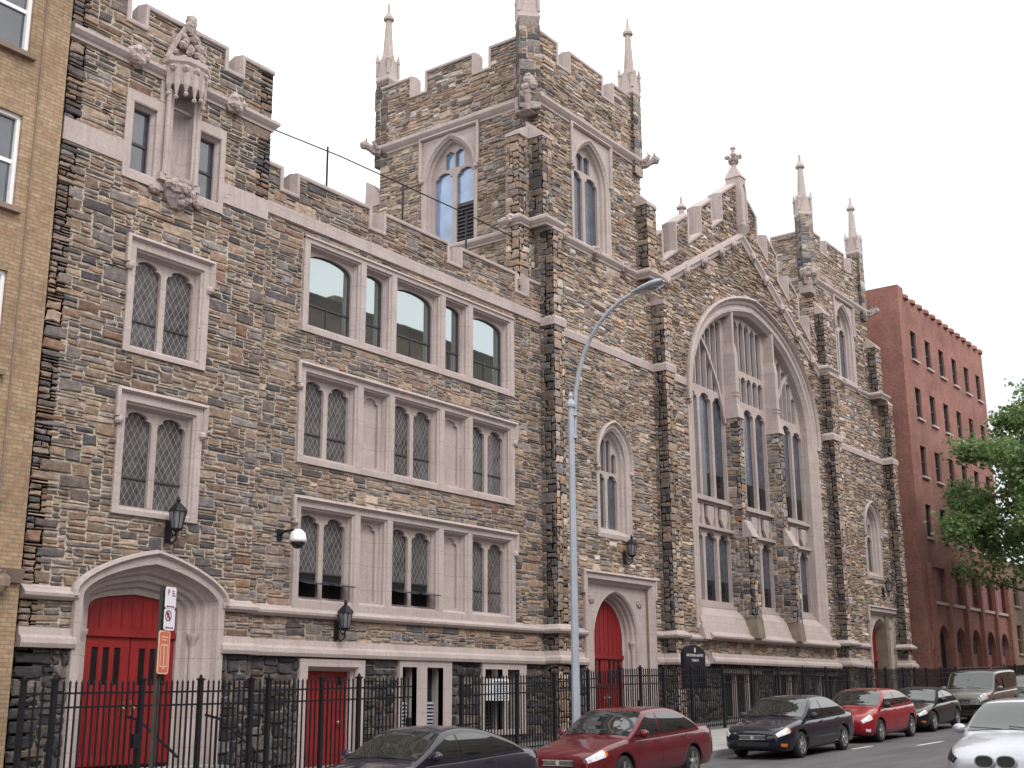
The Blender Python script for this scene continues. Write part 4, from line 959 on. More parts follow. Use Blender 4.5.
angle_buttress('buttress', 63.55, 64.15, .0, .5, 0, 11.5, 86, cap=1.0, slope='x')
arch_window(ch, FR, 58.8, 1.12, 17.1, 19.5, 1.5, fw=.16, glass='stained', hd=False, zl=19.88, m=.15, sp=.2)
hood(ch, FR, [(60.05, 19.7), (60.05, 21.17), (57.55, 21.17), (57.55, 19.7)], .12, .16)
mb = MB(); plate(mb, FR, [(60.07, 19.5), (60.07, 21.18), (57.53, 21.18), (57.53, 19.5)]+archpath(58.8, 1.2, 19.5, 19.5, 1.6)[::-1][1:-1], [], .02, -.06); mb.build('spandrel', M['lime'], ch)
arch_window(ch, FR, 60.6, .92, 7.45, 9.7, 1.15, fw=.2, glass='stained', hd=True, zl=9.4, m=.14, sp=.2)
tower_doorway(61.1, 1.7, 5.45, 1.35, 1.1, 3.9, 1.2)
lion = MB(); lion_boss(54.7, .02, 21.6, .42, 8); lion.build('carved_corner_boss', M['carved'], ch)
gargoyle((UX1, -.1, 21.4), (.7, -.7, .05))
pinnacle(54.75, .1, 21.0, 24.6, .66, 3.3, -math.pi/4, 91); pinnacle(61.6, .15, 20.9, 24.6, .66, 3.3, 0, 92); pinnacle(55.3, TD-.1, 21.5, 24.4, .8, 3.2, 0, 93); pinnacle(61.8, TD-.1, 21.5, 24.4, .8, 3.2, 0, 94)
# ledge and base course along the church front
def ledge_path(a, b, butts):
    p = [] if butts[0][0] <= a else [(a, 0)]
    for x0, x1 in butts: p += [(x0, 0), (x0, -.58), (x1, -.58), (x1, 0)]
    return p+[(b, 0)]
for pth, dz in ((ledge_path(31.66, 33.98, [(31.66, 32.27)]), 0), (ledge_path(38.42, 42.2, [(38.98, 39.64)]), .1), ([(42.2, -.22), (54.5, -.22)], .2), (ledge_path(54.5, 59.0, [(54.98, 55.92)]), .3), (ledge_path(63.0, 63.6, [(62.88, 63.57)])[:4], .35)):
    mb = MB(); mould(mb, pth, [(-.3, 3.52+dz), (.12, 3.52+dz), (.18, 3.58+dz), (.19, 3.64+dz), (.0, 3.80+dz), (-.3, 3.80+dz)]); mb.build('ledge', M['lime'], ch)
    mb = MB(); mould(mb, pth, [(-.3, 2.62+dz), (.17, 2.62+dz), (.20, 2.70+dz), (.18, 2.80+dz), (.09, 2.86+dz), (.07, 3.0+dz), (-.3, 3.02+dz)]); mb.build('base_course', M['lime'], ch)
# ------------------------------------------------------------------ neighbouring buildings
def sash(parent, W, x0, x1, z0, z1, fmat='white', gmat='bglass', fw=.08, sill='lime', d=.0, rails=True):
    mb = MB(); q = rect(x0, x1, z0, z1)
    sweep(mb, W, q, [(.0, d+.02), (-fw, d+.02), (-fw, d-.1), (-.0, d-.12)], closed=True)
    zm = (z0+z1)/2; plate(mb, W, rect(x0+fw-.01, x1-fw+.01, zm-.04, zm+.04), [], d-.03, d-.09)
    o = mb.build('window', M[fmat], parent)
    g = MB(); plate(g, W, rect(x0+fw-.01, x1-fw+.01, zm, z1-fw+.01), [], d-.06); plate(g, W, rect(x0+fw-.01, x1-fw+.01, z0+fw-.01, zm), [], d-.08); g.build('pane', M[gmat], o)
    if sill:
        s = MB(); sx0, sx1 = x0-.1, x1+.1
        a, b = W(sx0, z0-.11, -.08), W(sx1, z0-.002, .13); s.box(min(a.x, b.x), max(a.x, b.x), min(a.y, b.y), max(a.y, b.y), a.z, b.z); s.build('sill', M[sill], o)
    return o
YB = Wall((0, -.5, 0), (0, -1, 0))
yb = thing('brick_apartment_building', 'tan brick apartment building with white sash windows at the left edge of the photo', 'building', (8, 0, 0))
wins = [rect(x1-1.3, x1, z, z+2.0) for z in (1.1, 4.45, 7.78, 11.1, 14.45, 17.8) for x1 in (12.7, 10.1, 7.0, 4.4)]
mb = MB(); plate(mb, YB, rect(-6, 13.58, -1.2, 21.5), wins, 0, -.35)
mb.box(13.3, 13.578, -.145, 14, -1.2, 21.5); mb.box(-6, 13.29, 13.5, 14, -1.2, 21.5); mb.build('wall', M['ybrick'], yb)
for q in wins: sash(yb, YB, q[0][0], q[1][0], q[0][1], q[2][1], d=-.1, sill='ostone')
mb = MB(); mb.box(-6, 13.28, -.14, 13.48, 21.2, 21.4); mb.build('roof', M['roof'], yb)
for z in (21.5, 4.02): mb = MB(); mould(mb, [(-6, -.5), (13.57, -.5)], [(-.02, z-.25), (.08, z-.25), (.16, z), (-.02, z+.04)]); mb.build('cornice', M['ostone'], yb)
mb = MB(); mb.tube([(12.98, -.52, 5), (12.98, -.52, 21)], .018, 6); mb.build('conduit', M['ostone'], yb)
mb = MB(); mb.lathe((13.1, -.52, 3.75), [(.02, -.25), (.14, -.1), (.16, .1), (.2, .2)], 10); mb.ball((13.1, -.66, 3.75), (.16, .1, .2), 8, 2, .5)
for k in range(6): mb.ball((13.1+.14*math.cos(k), -.62, 3.75+.2*math.sin(k)), .07, 6, k, .4)
mb.build('carved_bracket', M['ostone'], yb)

RB = Wall((0, -.5, 0), (0, -1, 0))
rb = thing('red_brick_building', 'plain red brick building of narrow dark windows with pale sills, beyond the stone church', 'building', (74, 0, 0))
rx0, rx1 = 66.25, 82.2
rows_r = [(20.1, 21.8), (16.7, 18.47), (13.4, 15.13), (10.02, 11.86)]
wr = [rect(67.55+2.5*k+.25, 67.55+2.5*k+1.2, a, b) for a, b in rows_r for k in range(6)]
pan = [rect(68.0+2.95*k, 70.3+2.95*k, 6.6, 8.45) for k in range(5)]
arc = [arch(69.15+2.95*k, .85, 1.6, 4.4, .95) for k in range(5)]
mb = MB(); plate(mb, RB, [(rx0, 0), (rx1, 0), (rx1, 23.55)]+[(rx1-.01, 23.7), (rx0+.9, 23.7), (rx0+.9, 24.1), (rx0, 24.1)], wr+pan+arc, 0, -.35)
mb.box(rx0, rx0+.4, -.145, 14, 0, 24.1); mb.box(rx1-.4, rx1, -.145, 14, 0, 23.7); mb.box(rx0, rx1, 13.6, 14.003, 0, 23.7)
for k in range(13): mb.lathe((rx0+1.1+k*1.2, -.32, 23.5), [(.40, 0), (.40, .16), (.30, .27), (.05, .33)], 8)
for k in range(6):
    x = 67.35+2.95*k; mb.box(x-.18, x+.18, -.72, -.49, 0, 8.6)
mb.build('wall', M['rbrick'], rb)
mb = MB(); mb.box(rx0+.05, rx1-.05, -.1, 13.9, 23.1, 23.3); mb.build('roof', M['roof'], rb)
for q in wr: sash(rb, RB, q[0][0], q[1][0], q[0][1], q[2][1], 'louver', 'dglass', .05, 'lime', -.12)
M['pinkboard'] = mat_plain('pink_boarding', (.30, .15, .16), .8, .15, 2)
for q in pan:
    g = MB(); plate(g, RB, rect(q[0][0]-.0, q[1][0], q[0][1], q[2][1]), [], -.25); o = g.build('window_panel', M['pinkboard'], rb)
    s = MB(); s.box(q[0][0]-.05, q[1][0]+.05, -.62, -.3, 6.42, 6.58); s.build('sill', M['lime'], o)
for k, q in enumerate(arc):
    g = MB(); plate(g, RB, q, [], -.3); o = g.build('arched_opening', M['darkvoid' if k == 0 else 'rbrick'], rb)
    if k: 
        h = MB(); plate(h, RB, arch(69.15+2.95*k, .8, 4.0, 4.4, .9), [], -.28); h.build('fanlight', M['bglass'], o)
p = MB(); p.box(67.0, 67.22, -.56, -.49, 4.0, 4.9); p.build('wall_plaque', M['brass'], rb)
lb = thing('low_brick_building', 'low brown brick building at the far right behind the street tree', 'building', (95, 0, 0))
mb = MB(); LW = [rect(84+3*k, 85.2+3*k, z, z+1.8) for k in range(8) for z in (4.2, 7.2)]
plate(mb, RB, rect(82.3, 110, 0, 10), LW, 0, -.35); mb.box(82.3, 82.7, -.1, 12, 0, 10); mb.box(82.7, 110, 11.6, 12, 0, 10); mb.box(109.6, 109.99, -.1, 11.5, 0, 10); mb.build('wall', M['obrick'], lb)
for q in LW: sash(lb, RB, q[0][0], q[1][0], q[0][1], q[2][1], 'ostone', 'dglass', .06, 'lime', -.12)
mb = MB(); mb.box(82.4, 109.9, -.1, 11.9, 9.6, 9.75); mb.build('roof', M['roof'], lb)
# the other side of the street, seen in the window glass
for nm, lab, x0, x1, h, mt in (('row_house', 'brown brick row house across the street from the parish house', -24, 14, 10.0, 'obrick'),
                               ('apartment_house', 'tall brown apartment house across the street, mirrored in the top windows', 36, 63, 23.3, 'obrick'),
                               ('walk_up_house', 'low red brick walk-up across the street beside the tall apartment house', 14.2, 35.8, 10.5, 'rbrick'),
                               ('corner_house', 'red brick corner house across the street, past the tall apartment house', 63.2, 112, 13.0, 'rbrick'),
                               ('warehouse', 'long brown brick warehouse across the street at its far end', 112.2, 170, 16.0, 'obrick')):
    W = Wall((0, -25, 0), (0, 1, 0)); o = thing(nm, lab, 'building', ((x0+x1)/2, -30, 0))
    zs = [1.8+3.1*i for i in range(int((h-2.5)/3.1))]; xs = [x0+1.5+3.2*i for i in range(int((x1-x0-2)/3.2))]
    qs = [rect(-x-1.1, -x, z, z+1.8) for x in xs for z in zs]
    mb = MB(); plate(mb, W, rect(-x1, -x0, -1.2, h), qs, 0, -.3); mb.box(x0, x0+.3, -37, -25.31, -1.2, h); mb.box(x1-.3, x1, -37, -25.31, -1.2, h); mb.box(x0, x1, -37.3, -37.01, -1.2, h); mb.build('wall', M[mt], o)
    mb = MB(); mould(mb, [(x1, -25), (x0, -25)], [(-.02, h-.5), (.1, h-.5), (.3, h-.2), (.5, h+.02), (-.02, h+.06)]); mb.build('cornice', M['ostone'], o)
    mb = MB(); mb.box(x0+.1, x1-.1, -36.9, -25.2, h-.3, h-.1); rf = mb.build('roof', M['roof'], o)
    for k in range(int((x1-x0)/6)):
        c = MB(); xc = x0+2.5+k*6+(k*1.7 % 1.5); c.box(xc, xc+.9, -28.5, -27.8, h-.2, h+.9+(k % 3)*.5); c.build('chimney', M[mt], rf)
    for q in qs[:90]:
        g = MB(); plate(g, W, q, [], -.15); g.build('window', M['dglass'], o)
    if len(qs) > 90:
        g = MB()
        for q in qs[90:]: plate(g, W, q, [], -.15)
        tag(g.build('window', M['dglass'], o), kind='stuff')

o = thing('reflected_end_block', 'unseen brown brick block added at the street end for car reflections', 'building', (190, -18, 0))  # out of view, added so the parked cars mirror brick instead of sky
W = Wall((185, 0, 0), (-1, 0, 0)); qs = [rect(u, u+1.3, z, z+1.9) for u in range(-2, 42, 4) for z in (6, 9.3, 12.6, 15.9, 19.2)]
mb = MB(); plate(mb, W, rect(-4, 44, -1, 23), qs, 0, -.3); mb.box(185.31, 200, -44, -43.7, -1, 23); mb.box(185.31, 200, 3.7, 4, -1, 23); mb.box(199.7, 200, -43.69, 3.69, -1, 22.9); mb.build('wall', M['obrick'], o)
mb = MB(); mb.box(185.1, 199.9, -43.9, 3.9, 22.6, 22.8); mb.build('roof', M['roof'], o)
for q in qs: g = MB(); plate(g, W, q, [], -.15); g.build('window', M['dglass'], o)

# ------------------------------------------------------------------ iron fence
FY = -2.6
def ftop(x):
    P = [(0, 1.7), (12.5, 1.88), (18, 1.95), (25, 2.10), (28.4, 2.18), (32, 2.39), (36, 2.46), (44, 2.57), (56, 2.74), (66, 2.95), (90, 3.7)]
    for (a, za), (b, zb) in zip(P, P[1:]):
        if a <= x <= b: return za+(zb-za)*(x-a)/(b-a)
def picket_panel(mb, x0, x1, y=FY, pitch=.135, knob=True):
    pitch *= .9
    zb = lambda x: zwalk(x, y); n = max(2, int((x1-x0)/pitch))
    for i in range(1, n):
        x = x0+(x1-x0)*i/n; r = .0135
        mb.box(x-r, x+r, y-r, y+r, zb(x)+.06, ftop(x)); mb.add([(x-r*1.6, y-r*1.6, ftop(x)), (x+r*1.6, y-r*1.6, ftop(x)), (x+r*1.6, y+r*1.6, ftop(x)), (x-r*1.6, y+r*1.6, ftop(x)), (x, y, ftop(x)+.07)], [(0, 1, 4), (1, 2, 4), (2, 3, 4), (3, 0, 4), (3, 2, 1, 0)])
    for dz in (-.16, -.40, None):
        za, zc = (ftop(x0)+dz, ftop(x1)+dz) if dz else (zb(x0)+.12, zb(x1)+.12)
        mb.hexa([(x0, y-.018, za-.018), (x1, y-.018, zc-.018), (x1, y+.018, zc-.018), (x0, y+.018, za-.018)], [(x0, y-.018, za+.018), (x1, y-.018, zc+.018), (x1, y+.018, zc+.018), (x0, y+.018, za+.018)])
def fpost(mb, x, w=.075, extra=.05, y=FY):
    z = ftop(x)+extra; mb.box(x-w, x+w, y-w, y+w, zwalk(x, y)-.05, z); mb.box(x-w-.02, x+w+.02, y-w-.02, y+w+.02, z, z+.035); mb.lathe((x, y, z+.035), [(w, 0), (.02, .07)], 4, rot=math.pi/4)
fence_specs = [('iron_fence', 'shortest black iron picket fence, at the left edge beside the tan brick building', [12.5, 13.1], True),
               ('iron_gate', 'black iron picket gate in front of the arched red door', [13.1, 14.93, 16.3], False),
               ('iron_fence', 'black iron picket fence in front of the stones between the two left red doors', [16.3, 17.6, 18.07, 19.6, 20.75], True),
               ('iron_gate', 'black iron picket gate in front of the plain red basement door', [20.75, 22.6], False),
               ('iron_fence', 'black iron picket fence in front of the paired basement windows', [24.4, 26.7, 28.43, 30.1, 31.84], True),
               ('iron_gate', 'black iron picket gate before the pointed red door just right of the lamp post', [31.84, 33.0, 34.4], False),
               ('iron_fence', 'long black iron picket fence below the giant traceried window', [34.4, 36.2, 38.4, 40.6, 42.8, 45.0, 47.2, 49.4, 51.6, 53.8, 56.0], True),
               ('iron_gate', 'black iron picket gate in front of the far pointed red door', [56.0, 57.6, 59.2], False),
               ('iron_fence', 'black iron picket fence at the foot of the red brick building', [59.2, 61.4, 63.6, 65.8, 68, 70.2, 72.4, 74.6, 76.8, 79, 82], True)]
for nm, lab, xs, own in fence_specs:
    o = thing(nm, lab, 'fence' if nm == 'iron_fence' else 'gate', (xs[0], FY, zwalk(xs[0], FY)), group='iron fence along the church')
    for a, b in zip(xs, xs[1:]):
        m_ = MB(); picket_panel(m_, a+.06, b-.06, pitch=.135 if a < 34 else .15); m_.build('picket_panel', M['black'], o)
    for x in (xs if own else xs[1:-1]):
        m_ = MB(); fpost(m_, x, .042); m_.build('post', M['black'], o)
    if not own:
        m_ = MB(); x = xs[1]-.1 if len(xs) > 2 else xs[1]-.15; m_.box(x-.05, x+.05, FY-.05, FY+.05, zwalk(x)+.85, zwalk(x)+1.1); m_.build('lock_box', M['black'], o)
# steps and hand rails of the arched door
st = MB()
for k in range(3): st.box(DOORX-1.6, DOORX+1.6, -1.9+.35*k, -.35, -.3, .3-.14*(2-k)-.02)
tag(st.build('door_steps', M['kerb']), 'grey stone steps rising to the arched red door behind the gate', 'steps')
for x, lab in ((16.15, 'sloping black iron hand rail across the middle of the arched red door'), (18.2, 'sloping black iron hand rail by the right jamb of the arched red door')):
    o = thing('hand_rail', lab, 'hand rail', (x, -1.2, 0))
    m_ = MB(); m_.tube([(x, -.55, 1.3), (x, -1.0, 1.22), (x, -2.1, .62), (x, -2.2, .55)], .03, 6); m_.build('rail', M['black'], o)
    for y, z in ((-.9, 1.2), (-2.1, .6)): m_ = MB(); m_.tube([(x, y, -.1), (x, y, z)], .022, 6); m_.build('post', M['black'], o)

# ------------------------------------------------------------------ wall lanterns, camera, air conditioner
lantern('black wall lantern under the lower window of the end block, above the arched red door', 17.05, -.36, 5.35)
lantern('black wall lantern on the stones above the plain red basement door', 22.6, -.06, 3.5)
lantern('black wall lantern above the pointed doorway nearest the lamp post', 36.5, -.06, 6.5)
lantern('black wall lantern above the far pointed doorway at the church right end', 61.4, -.06, 6.9)
o = thing('security_camera', 'white dome security camera on an arm beside the lowest window row', 'camera', (20.5, -.1, 5.5))
m_ = MB(); m_.box(20.52, 20.68, -.06, -.03, 5.3, 5.55); m_.tube([(20.6, -.05, 5.42), (20.6, -.2, 5.5), (20.62, -.5, 5.52)], .03, 6); m_.build('arm', M['black'], o)
m_ = MB(); m_.lathe((20.66, -.6, 5.2), [(.20, .02), (.21, .08), (.17, .24), (.08, .32), (.02, .33)], 14); m_.build('housing', M['white'], o, True)
m_ = MB(); m_.lathe((20.66, -.6, 5.2), [(.02, -.14), (.1, -.11), (.17, -.03), (.18, .02)], 12); m_.build('dome', M['dglass'], o, True)
o = thing('air_conditioner', 'white window air conditioner in the right-hand basement window', 'air conditioner', (28.95, 0, 1.9))
m_ = MB(); m_.box(28.62, 29.4, -.35, .2, 1.55, 2.15); m_.build('case', M['white'], o)
m_ = MB()
for k in range(8): m_.box(28.66, 29.36, -.365, -.35, 1.6+k*.065, 1.63+k*.065)
m_.build('grille', M['steel'], o)

# ------------------------------------------------------------------ street lamp and parking sign
LX, LY = 23.93, -6.25; lz = zwalk(LX, LY)
o = thing('street_lamp', 'tall pale grey street lamp with a curved arm at the church kerb', 'street lamp', (LX, LY, lz))
m_ = MB(); m_.lathe((LX, LY, lz), [(.2, -.02), (.2, .25), (.14, .4), (.11, .9), (.10, 1.0)], 8); m_.build('base', M['steelw'], o)
m_ = MB(); m_.lathe((LX, LY, 0), [(.098, lz+.95), (.072, 8.2), (.072, 8.3)], 8); m_.lathe((LX, LY, 8.3), [(.11, 0), (.12, .06), (.09, .14), (.04, .2), (.07, .27), (.02, .36)], 8); m_.build('pole', M['steelw'], o)
m_ = MB(); arm = [(LX+.12, LY, 7.5), (LX+.13, LY-.02, 8.3), (LX+.12, LY-.07, 8.7), (LX+.11, LY-.16, 9.1), (LX+.1, LY-.3, 9.5), (LX+.08, LY-.5, 9.88), (LX+.06, LY-.78, 10.22), (LX+.04, LY-1.1, 10.48), (LX+.02, LY-1.45, 10.68), (LX, LY-1.9, 10.82)]
m_.tube(arm, [.055, .054, .053, .052, .051, .05, .049, .048, .047, .045], 8); m_.lathe((LX+.06, LY, 7.55), [(.12, 0), (.12, .06)], 8); m_.lathe((LX+.06, LY, 8.1), [(.11, 0), (.11, .06)], 8); m_.build('arm', M['steelw'], o, False)
def lampshell(dz, w, lo):
    prof = [(-1.75, .05), (-1.9, .09), (-2.1, .14), (-2.32, .17), (-2.5, .15), (-2.62, .07)]; m = MB(); n = 10; vs = []
    for y, r in prof:
        zc = 10.80+(-(y+1.75))*.14
        for j in range(n): t = 2*math.pi*j/n; vs.append((LX+r*w*math.cos(t), LY+y, zc+max(r*.62*math.sin(t), lo*r)))
    k = len(prof); m.add(vs, [(i*n+j, i*n+(j+1) % n, (i+1)*n+(j+1) % n, (i+1)*n+j) for i in range(k-1) for j in range(n)]+[tuple(range(n)), tuple((k-1)*n+j for j in range(n))[::-1]]); return m
lampshell(0, 1, -.25).build('lamp_head', M['steelw'], o, True)
m_ = MB(); m_.ball((LX, LY-2.3, 10.83), (.11, .18, .07), 10); m_.build('lens', M['lanternglass'], o, True)

PX, PY = 12.35, -6.3; pz = zwalk(PX, PY)
o = thing('parking_sign_post', 'dark post with a white parking sign above an orange one, before the arched red door', 'sign', (PX, PY, pz))
m_ = MB(); m_.box(PX-.03, PX+.03, PY-.008, PY+.03, pz-.1, 3.32); m_.box(PX-.03, PX-.02, PY-.03, PY-.008, pz-.1, 3.32); m_.box(PX+.02, PX+.03, PY-.03, PY-.008, pz-.1, 3.32); m_.build('post', M['greenpole'], o)
SA = R(17); sd = Vector((math.cos(SA), math.sin(SA), 0)); sn = Vector((math.sin(SA), -math.cos(SA), 0))
class SW:
    def __init__(s, c): s.c = Vector(c)
    def __call__(s, u, v, d=0): return s.c+sd*u+Vector((0, 0, v))+sn*d
def rrect(a, b, c, d, r=.03): return [(a+r, c), (b-r, c), (b, c+r), (b, d-r), (b-r, d), (a+r, d), (a, d-r), (a, c+r)]
def sign(W, w, z0, z1, mat, nm):
    m = MB(); plate(m, W, rrect(-w/2, w/2, z0, z1), [], .004, -.004, True); return m.build(nm, M[mat], o)
Wa = SW((PX+.12, PY-.05, 0)); Wb = SW((PX+.04, PY-.06, 0))
s1 = sign(Wa, .28, 2.97, 3.30, 'signw', 'white_sign_plate'); s2 = sign(Wa, .28, 2.64, 2.965, 'signw', 'white_sign_plate')
def font(txt, W, u, v, size, mat, parent, d=.007, align='CENTER'):
    cu = bpy.data.curves.new('lettering', 'FONT'); cu.body = txt; cu.size = size; cu.align_x = align; cu.align_y = 'CENTER'; cu.extrude = .001
    cu.materials.append(M[mat]); t = bpy.data.objects.new('lettering', cu); COL.objects.link(t)
    p = W(u, v, d); ux = (W(u+1, v, d)-p).normalized(); n = (W(u, v, d+1)-p).normalized(); uy = Vector((0, 0, 1))
    t.matrix_world = Matrix(((ux.x, uy.x, n.x, p.x), (ux.y, uy.y, n.y, p.y), (ux.z, uy.z, n.z, p.z), (0, 0, 0, 1)))
    mw = Matrix(t.matrix_world); bpy.context.view_layer.update(); me = bpy.data.meshes.new_from_object(t.evaluated_get(bpy.context.evaluated_depsgraph_get())); bpy.data.objects.remove(t)
    me.transform(mw); t = bpy.data.objects.new('lettering', me); COL.objects.link(t); t.parent = parent
    t.matrix_parent_inverse = Matrix.Translation(-Vector(parent.location)) if parent.get('worldparts') else Matrix()
    return t
def ringmark(parent, W, cu, cv, r, w, mat):
    m = MB(); pts = [(cu+r*math.cos(2*math.pi*k/20), cv+r*math.sin(2*math.pi*k/20)) for k in range(20)]
    plate(m, W, pts, [[(cu+(p-cu)*(1-w/r), cv+(q-cv)*(1-w/r)) for p, q in pts]], .006); a = r*.7; s = w*.7
    plate(m, W, [(cu-a-s, cv+a-s), (cu+a-s, cv-a-s), (cu+a+s, cv-a+s), (cu-a+s, cv+a+s)], [], .0075); return m.build('no_parking_symbol', M[mat], parent)
font('P', Wa, -.06, 3.21, .12, 'signtext', s1); font('P', Wa, -.05, 2.86, .13, 'signtext', s2); ringmark(s2, Wa, -.04, 2.86, .085, .02, 'signtext')
for s_, zc in ((s1, 3.0), (s2, 2.68)):
    m_ = MB(); plate(m_, Wa, [(-.11, zc), (-.07, zc+.022), (-.07, zc+.008), (.07, zc+.008), (.07, zc+.022), (.11, zc), (.07, zc-.022), (.07, zc-.008), (-.07, zc-.008), (-.07, zc-.022)], [], .006); m_.build('arrow', M['signtext'], s_)
m_ = MB()
for k in range(3): plate(m_, Wa, rect(.03, .12-.02*k, 3.16+.035*k, 3.178+.035*k), [], .006)
m_.build('lettering', M['signtext'], s1)
s3 = sign(Wb, .29, 1.99, 2.635, 'signpale', 'orange_sign_plate')
m_ = MB(); plate(m_, Wb, rrect(-.125, .125, 2.01, 2.615, .02), [], .0065); m_.build('orange_field', M['signo'], s3)
m_ = MB(); plate(m_, Wb, [(-.02, 2.08), (.0, 2.05), (.02, 2.08), (.012, 2.08), (.012, 2.44), (-.012, 2.44), (-.012, 2.08)], [], .009)
plate(m_, Wb, rect(-.09, .09, 2.53, 2.545), [], .009); plate(m_, Wb, rect(-.07, .07, 2.49, 2.502), [], .009)
sweep(m_, Wb, rect(-.085, .085, 2.10, 2.42), [(-.008, .009), (.008, .009)], closed=True)
m_.build('sign_marks', M['signpale'], s3)

# notice board behind the fence
NB = Wall((0, -2.1, 0), (0, -1, 0))
o = thing('notice_board', 'black arched notice board with white lettering standing behind the fence left of the giant window', 'notice board', (37.3, -2.1, zwalk(37)))
m_ = MB(); plate(m_, NB, arch(37.35, .72, 1.9, 2.98, .32, 8), [], .05, -.1, True); m_.build('board', M['black'], o)
for x in (36.72, 37.98): m_ = MB(); m_.box(x-.05, x+.05, 2.06, 2.16, .3, 2.0); m_.build('post', M['black'], o)
m_ = MB(); plate(m_, NB, arch(37.35, .6, 1.98, 2.58, .04, 4), [], .055); m_.build('notice_case', M['dglass'], o)
m_ = MB(); plate(m_, NB, rect(37.315, 37.385, 3.05, 3.2), [], .056); m_.build('emblem', M['signw'], o)
font('ABYSSINIAN BAPTIST', NB, 37.35, 2.95, .125, 'signw', o, .056); font('CHURCH', NB, 37.35, 2.79, .115, 'signw', o, .056)

# ------------------------------------------------------------------ trees
def tree(x, y, h, spread, label, seed, crown0=.28, nleaf=9000, leaf=.2):
    r = random.Random(seed); z = zwalk(x, y) if y > -20 else zg(x)
    o = thing('street_tree', label, 'tree', (x, y, z)); t = MB(); tips = []
    fork = z+h*crown0; t.tube([(x, y, z-.2), (x+.02, y, z+1), (x-.05, y+.05, fork), (x+.1, y, z+h*.62), (x, y+.1, z+h*.9)], [.26, .2, .17, .10, .03], 8)
    for i in range(16):
        f = r.uniform(.0, 1); z0 = fork+(h*.55)*f; a = i*2.4+r.uniform(-.4, .4); ln = spread*(1-.5*f)*r.uniform(.65, 1.05)
        p0 = Vector((x, y, z0)); p1 = p0+Vector((math.cos(a)*ln*.5, math.sin(a)*ln*.5, ln*r.uniform(.15, .4))); p2 = p0+Vector((math.cos(a)*ln, math.sin(a)*ln, ln*r.uniform(.25, .7)))
        t.tube([p0, p1, p2], [.08, .05, .015], 6); tips += [p1.lerp(p2, .2), p1.lerp(p2, .6), p2, p2]
        for k in range(3):
            q0 = p0.lerp(p2, r.uniform(.4, .9)); q1 = q0+Vector((r.uniform(-1, 1), r.uniform(-1, 1), r.uniform(-.3, .8)))*spread*.32; t.tube([q0, q1], [.03, .01], 5); tips += [q1, q0.lerp(q1, .6)]
    tips += [Vector((x, y, z+h*f)) for f in (.8, .88, .95)]
    t.build('trunk', M['trunk'], o)
    V, F, C = [], [], []; cl = [(p+Vector((r.gauss(0, .25), r.gauss(0, .25), r.gauss(0, .2))), r.uniform(.45, 1.0), r.uniform(.15, .8)) for p in tips for _ in range(2)]
    for i in range(nleaf):
        c, s, tone = r.choice(cl); d = Vector((r.gauss(0, 1), r.gauss(0, 1), r.gauss(0, .75))); p = c+d*s*.5
        a = Vector((r.gauss(0, 1), r.gauss(0, 1), r.gauss(0, .6))).normalized(); b = a.cross(Vector((r.gauss(0, 1), r.gauss(0, 1), r.gauss(0, 1)))).normalized()
        l = leaf*r.uniform(.6, 1.25); w = l*.42; k = len(V); n = a.cross(b)*l*.12
        V += [p-a*l*.5, p-b*w+n, p+a*l*.5, p+b*w+n]; F += [(k, k+1, k+2), (k, k+2, k+3)]
        g = min(1, max(0, tone+r.gauss(0, .18))); C += [(g, g, g, 1)]*4
    m = MB(); m.add(V, F); m.build('crown', M['leaf'], o, col=C)
tree(67.3, -6.4, 16.4, 5.0, 'green street tree at the right edge, nearest the church', 5, .32, 25000, .24)
tree(73.0, -5.4, 16, 5.0, 'green street tree at the far right, behind the nearest one', 9, .3, 9000, .24)
tree(86.0, -5.4, 15, 5.0, 'distant green street tree glimpsed at the right edge past the red brick building', 14, .3, 6000, .28)
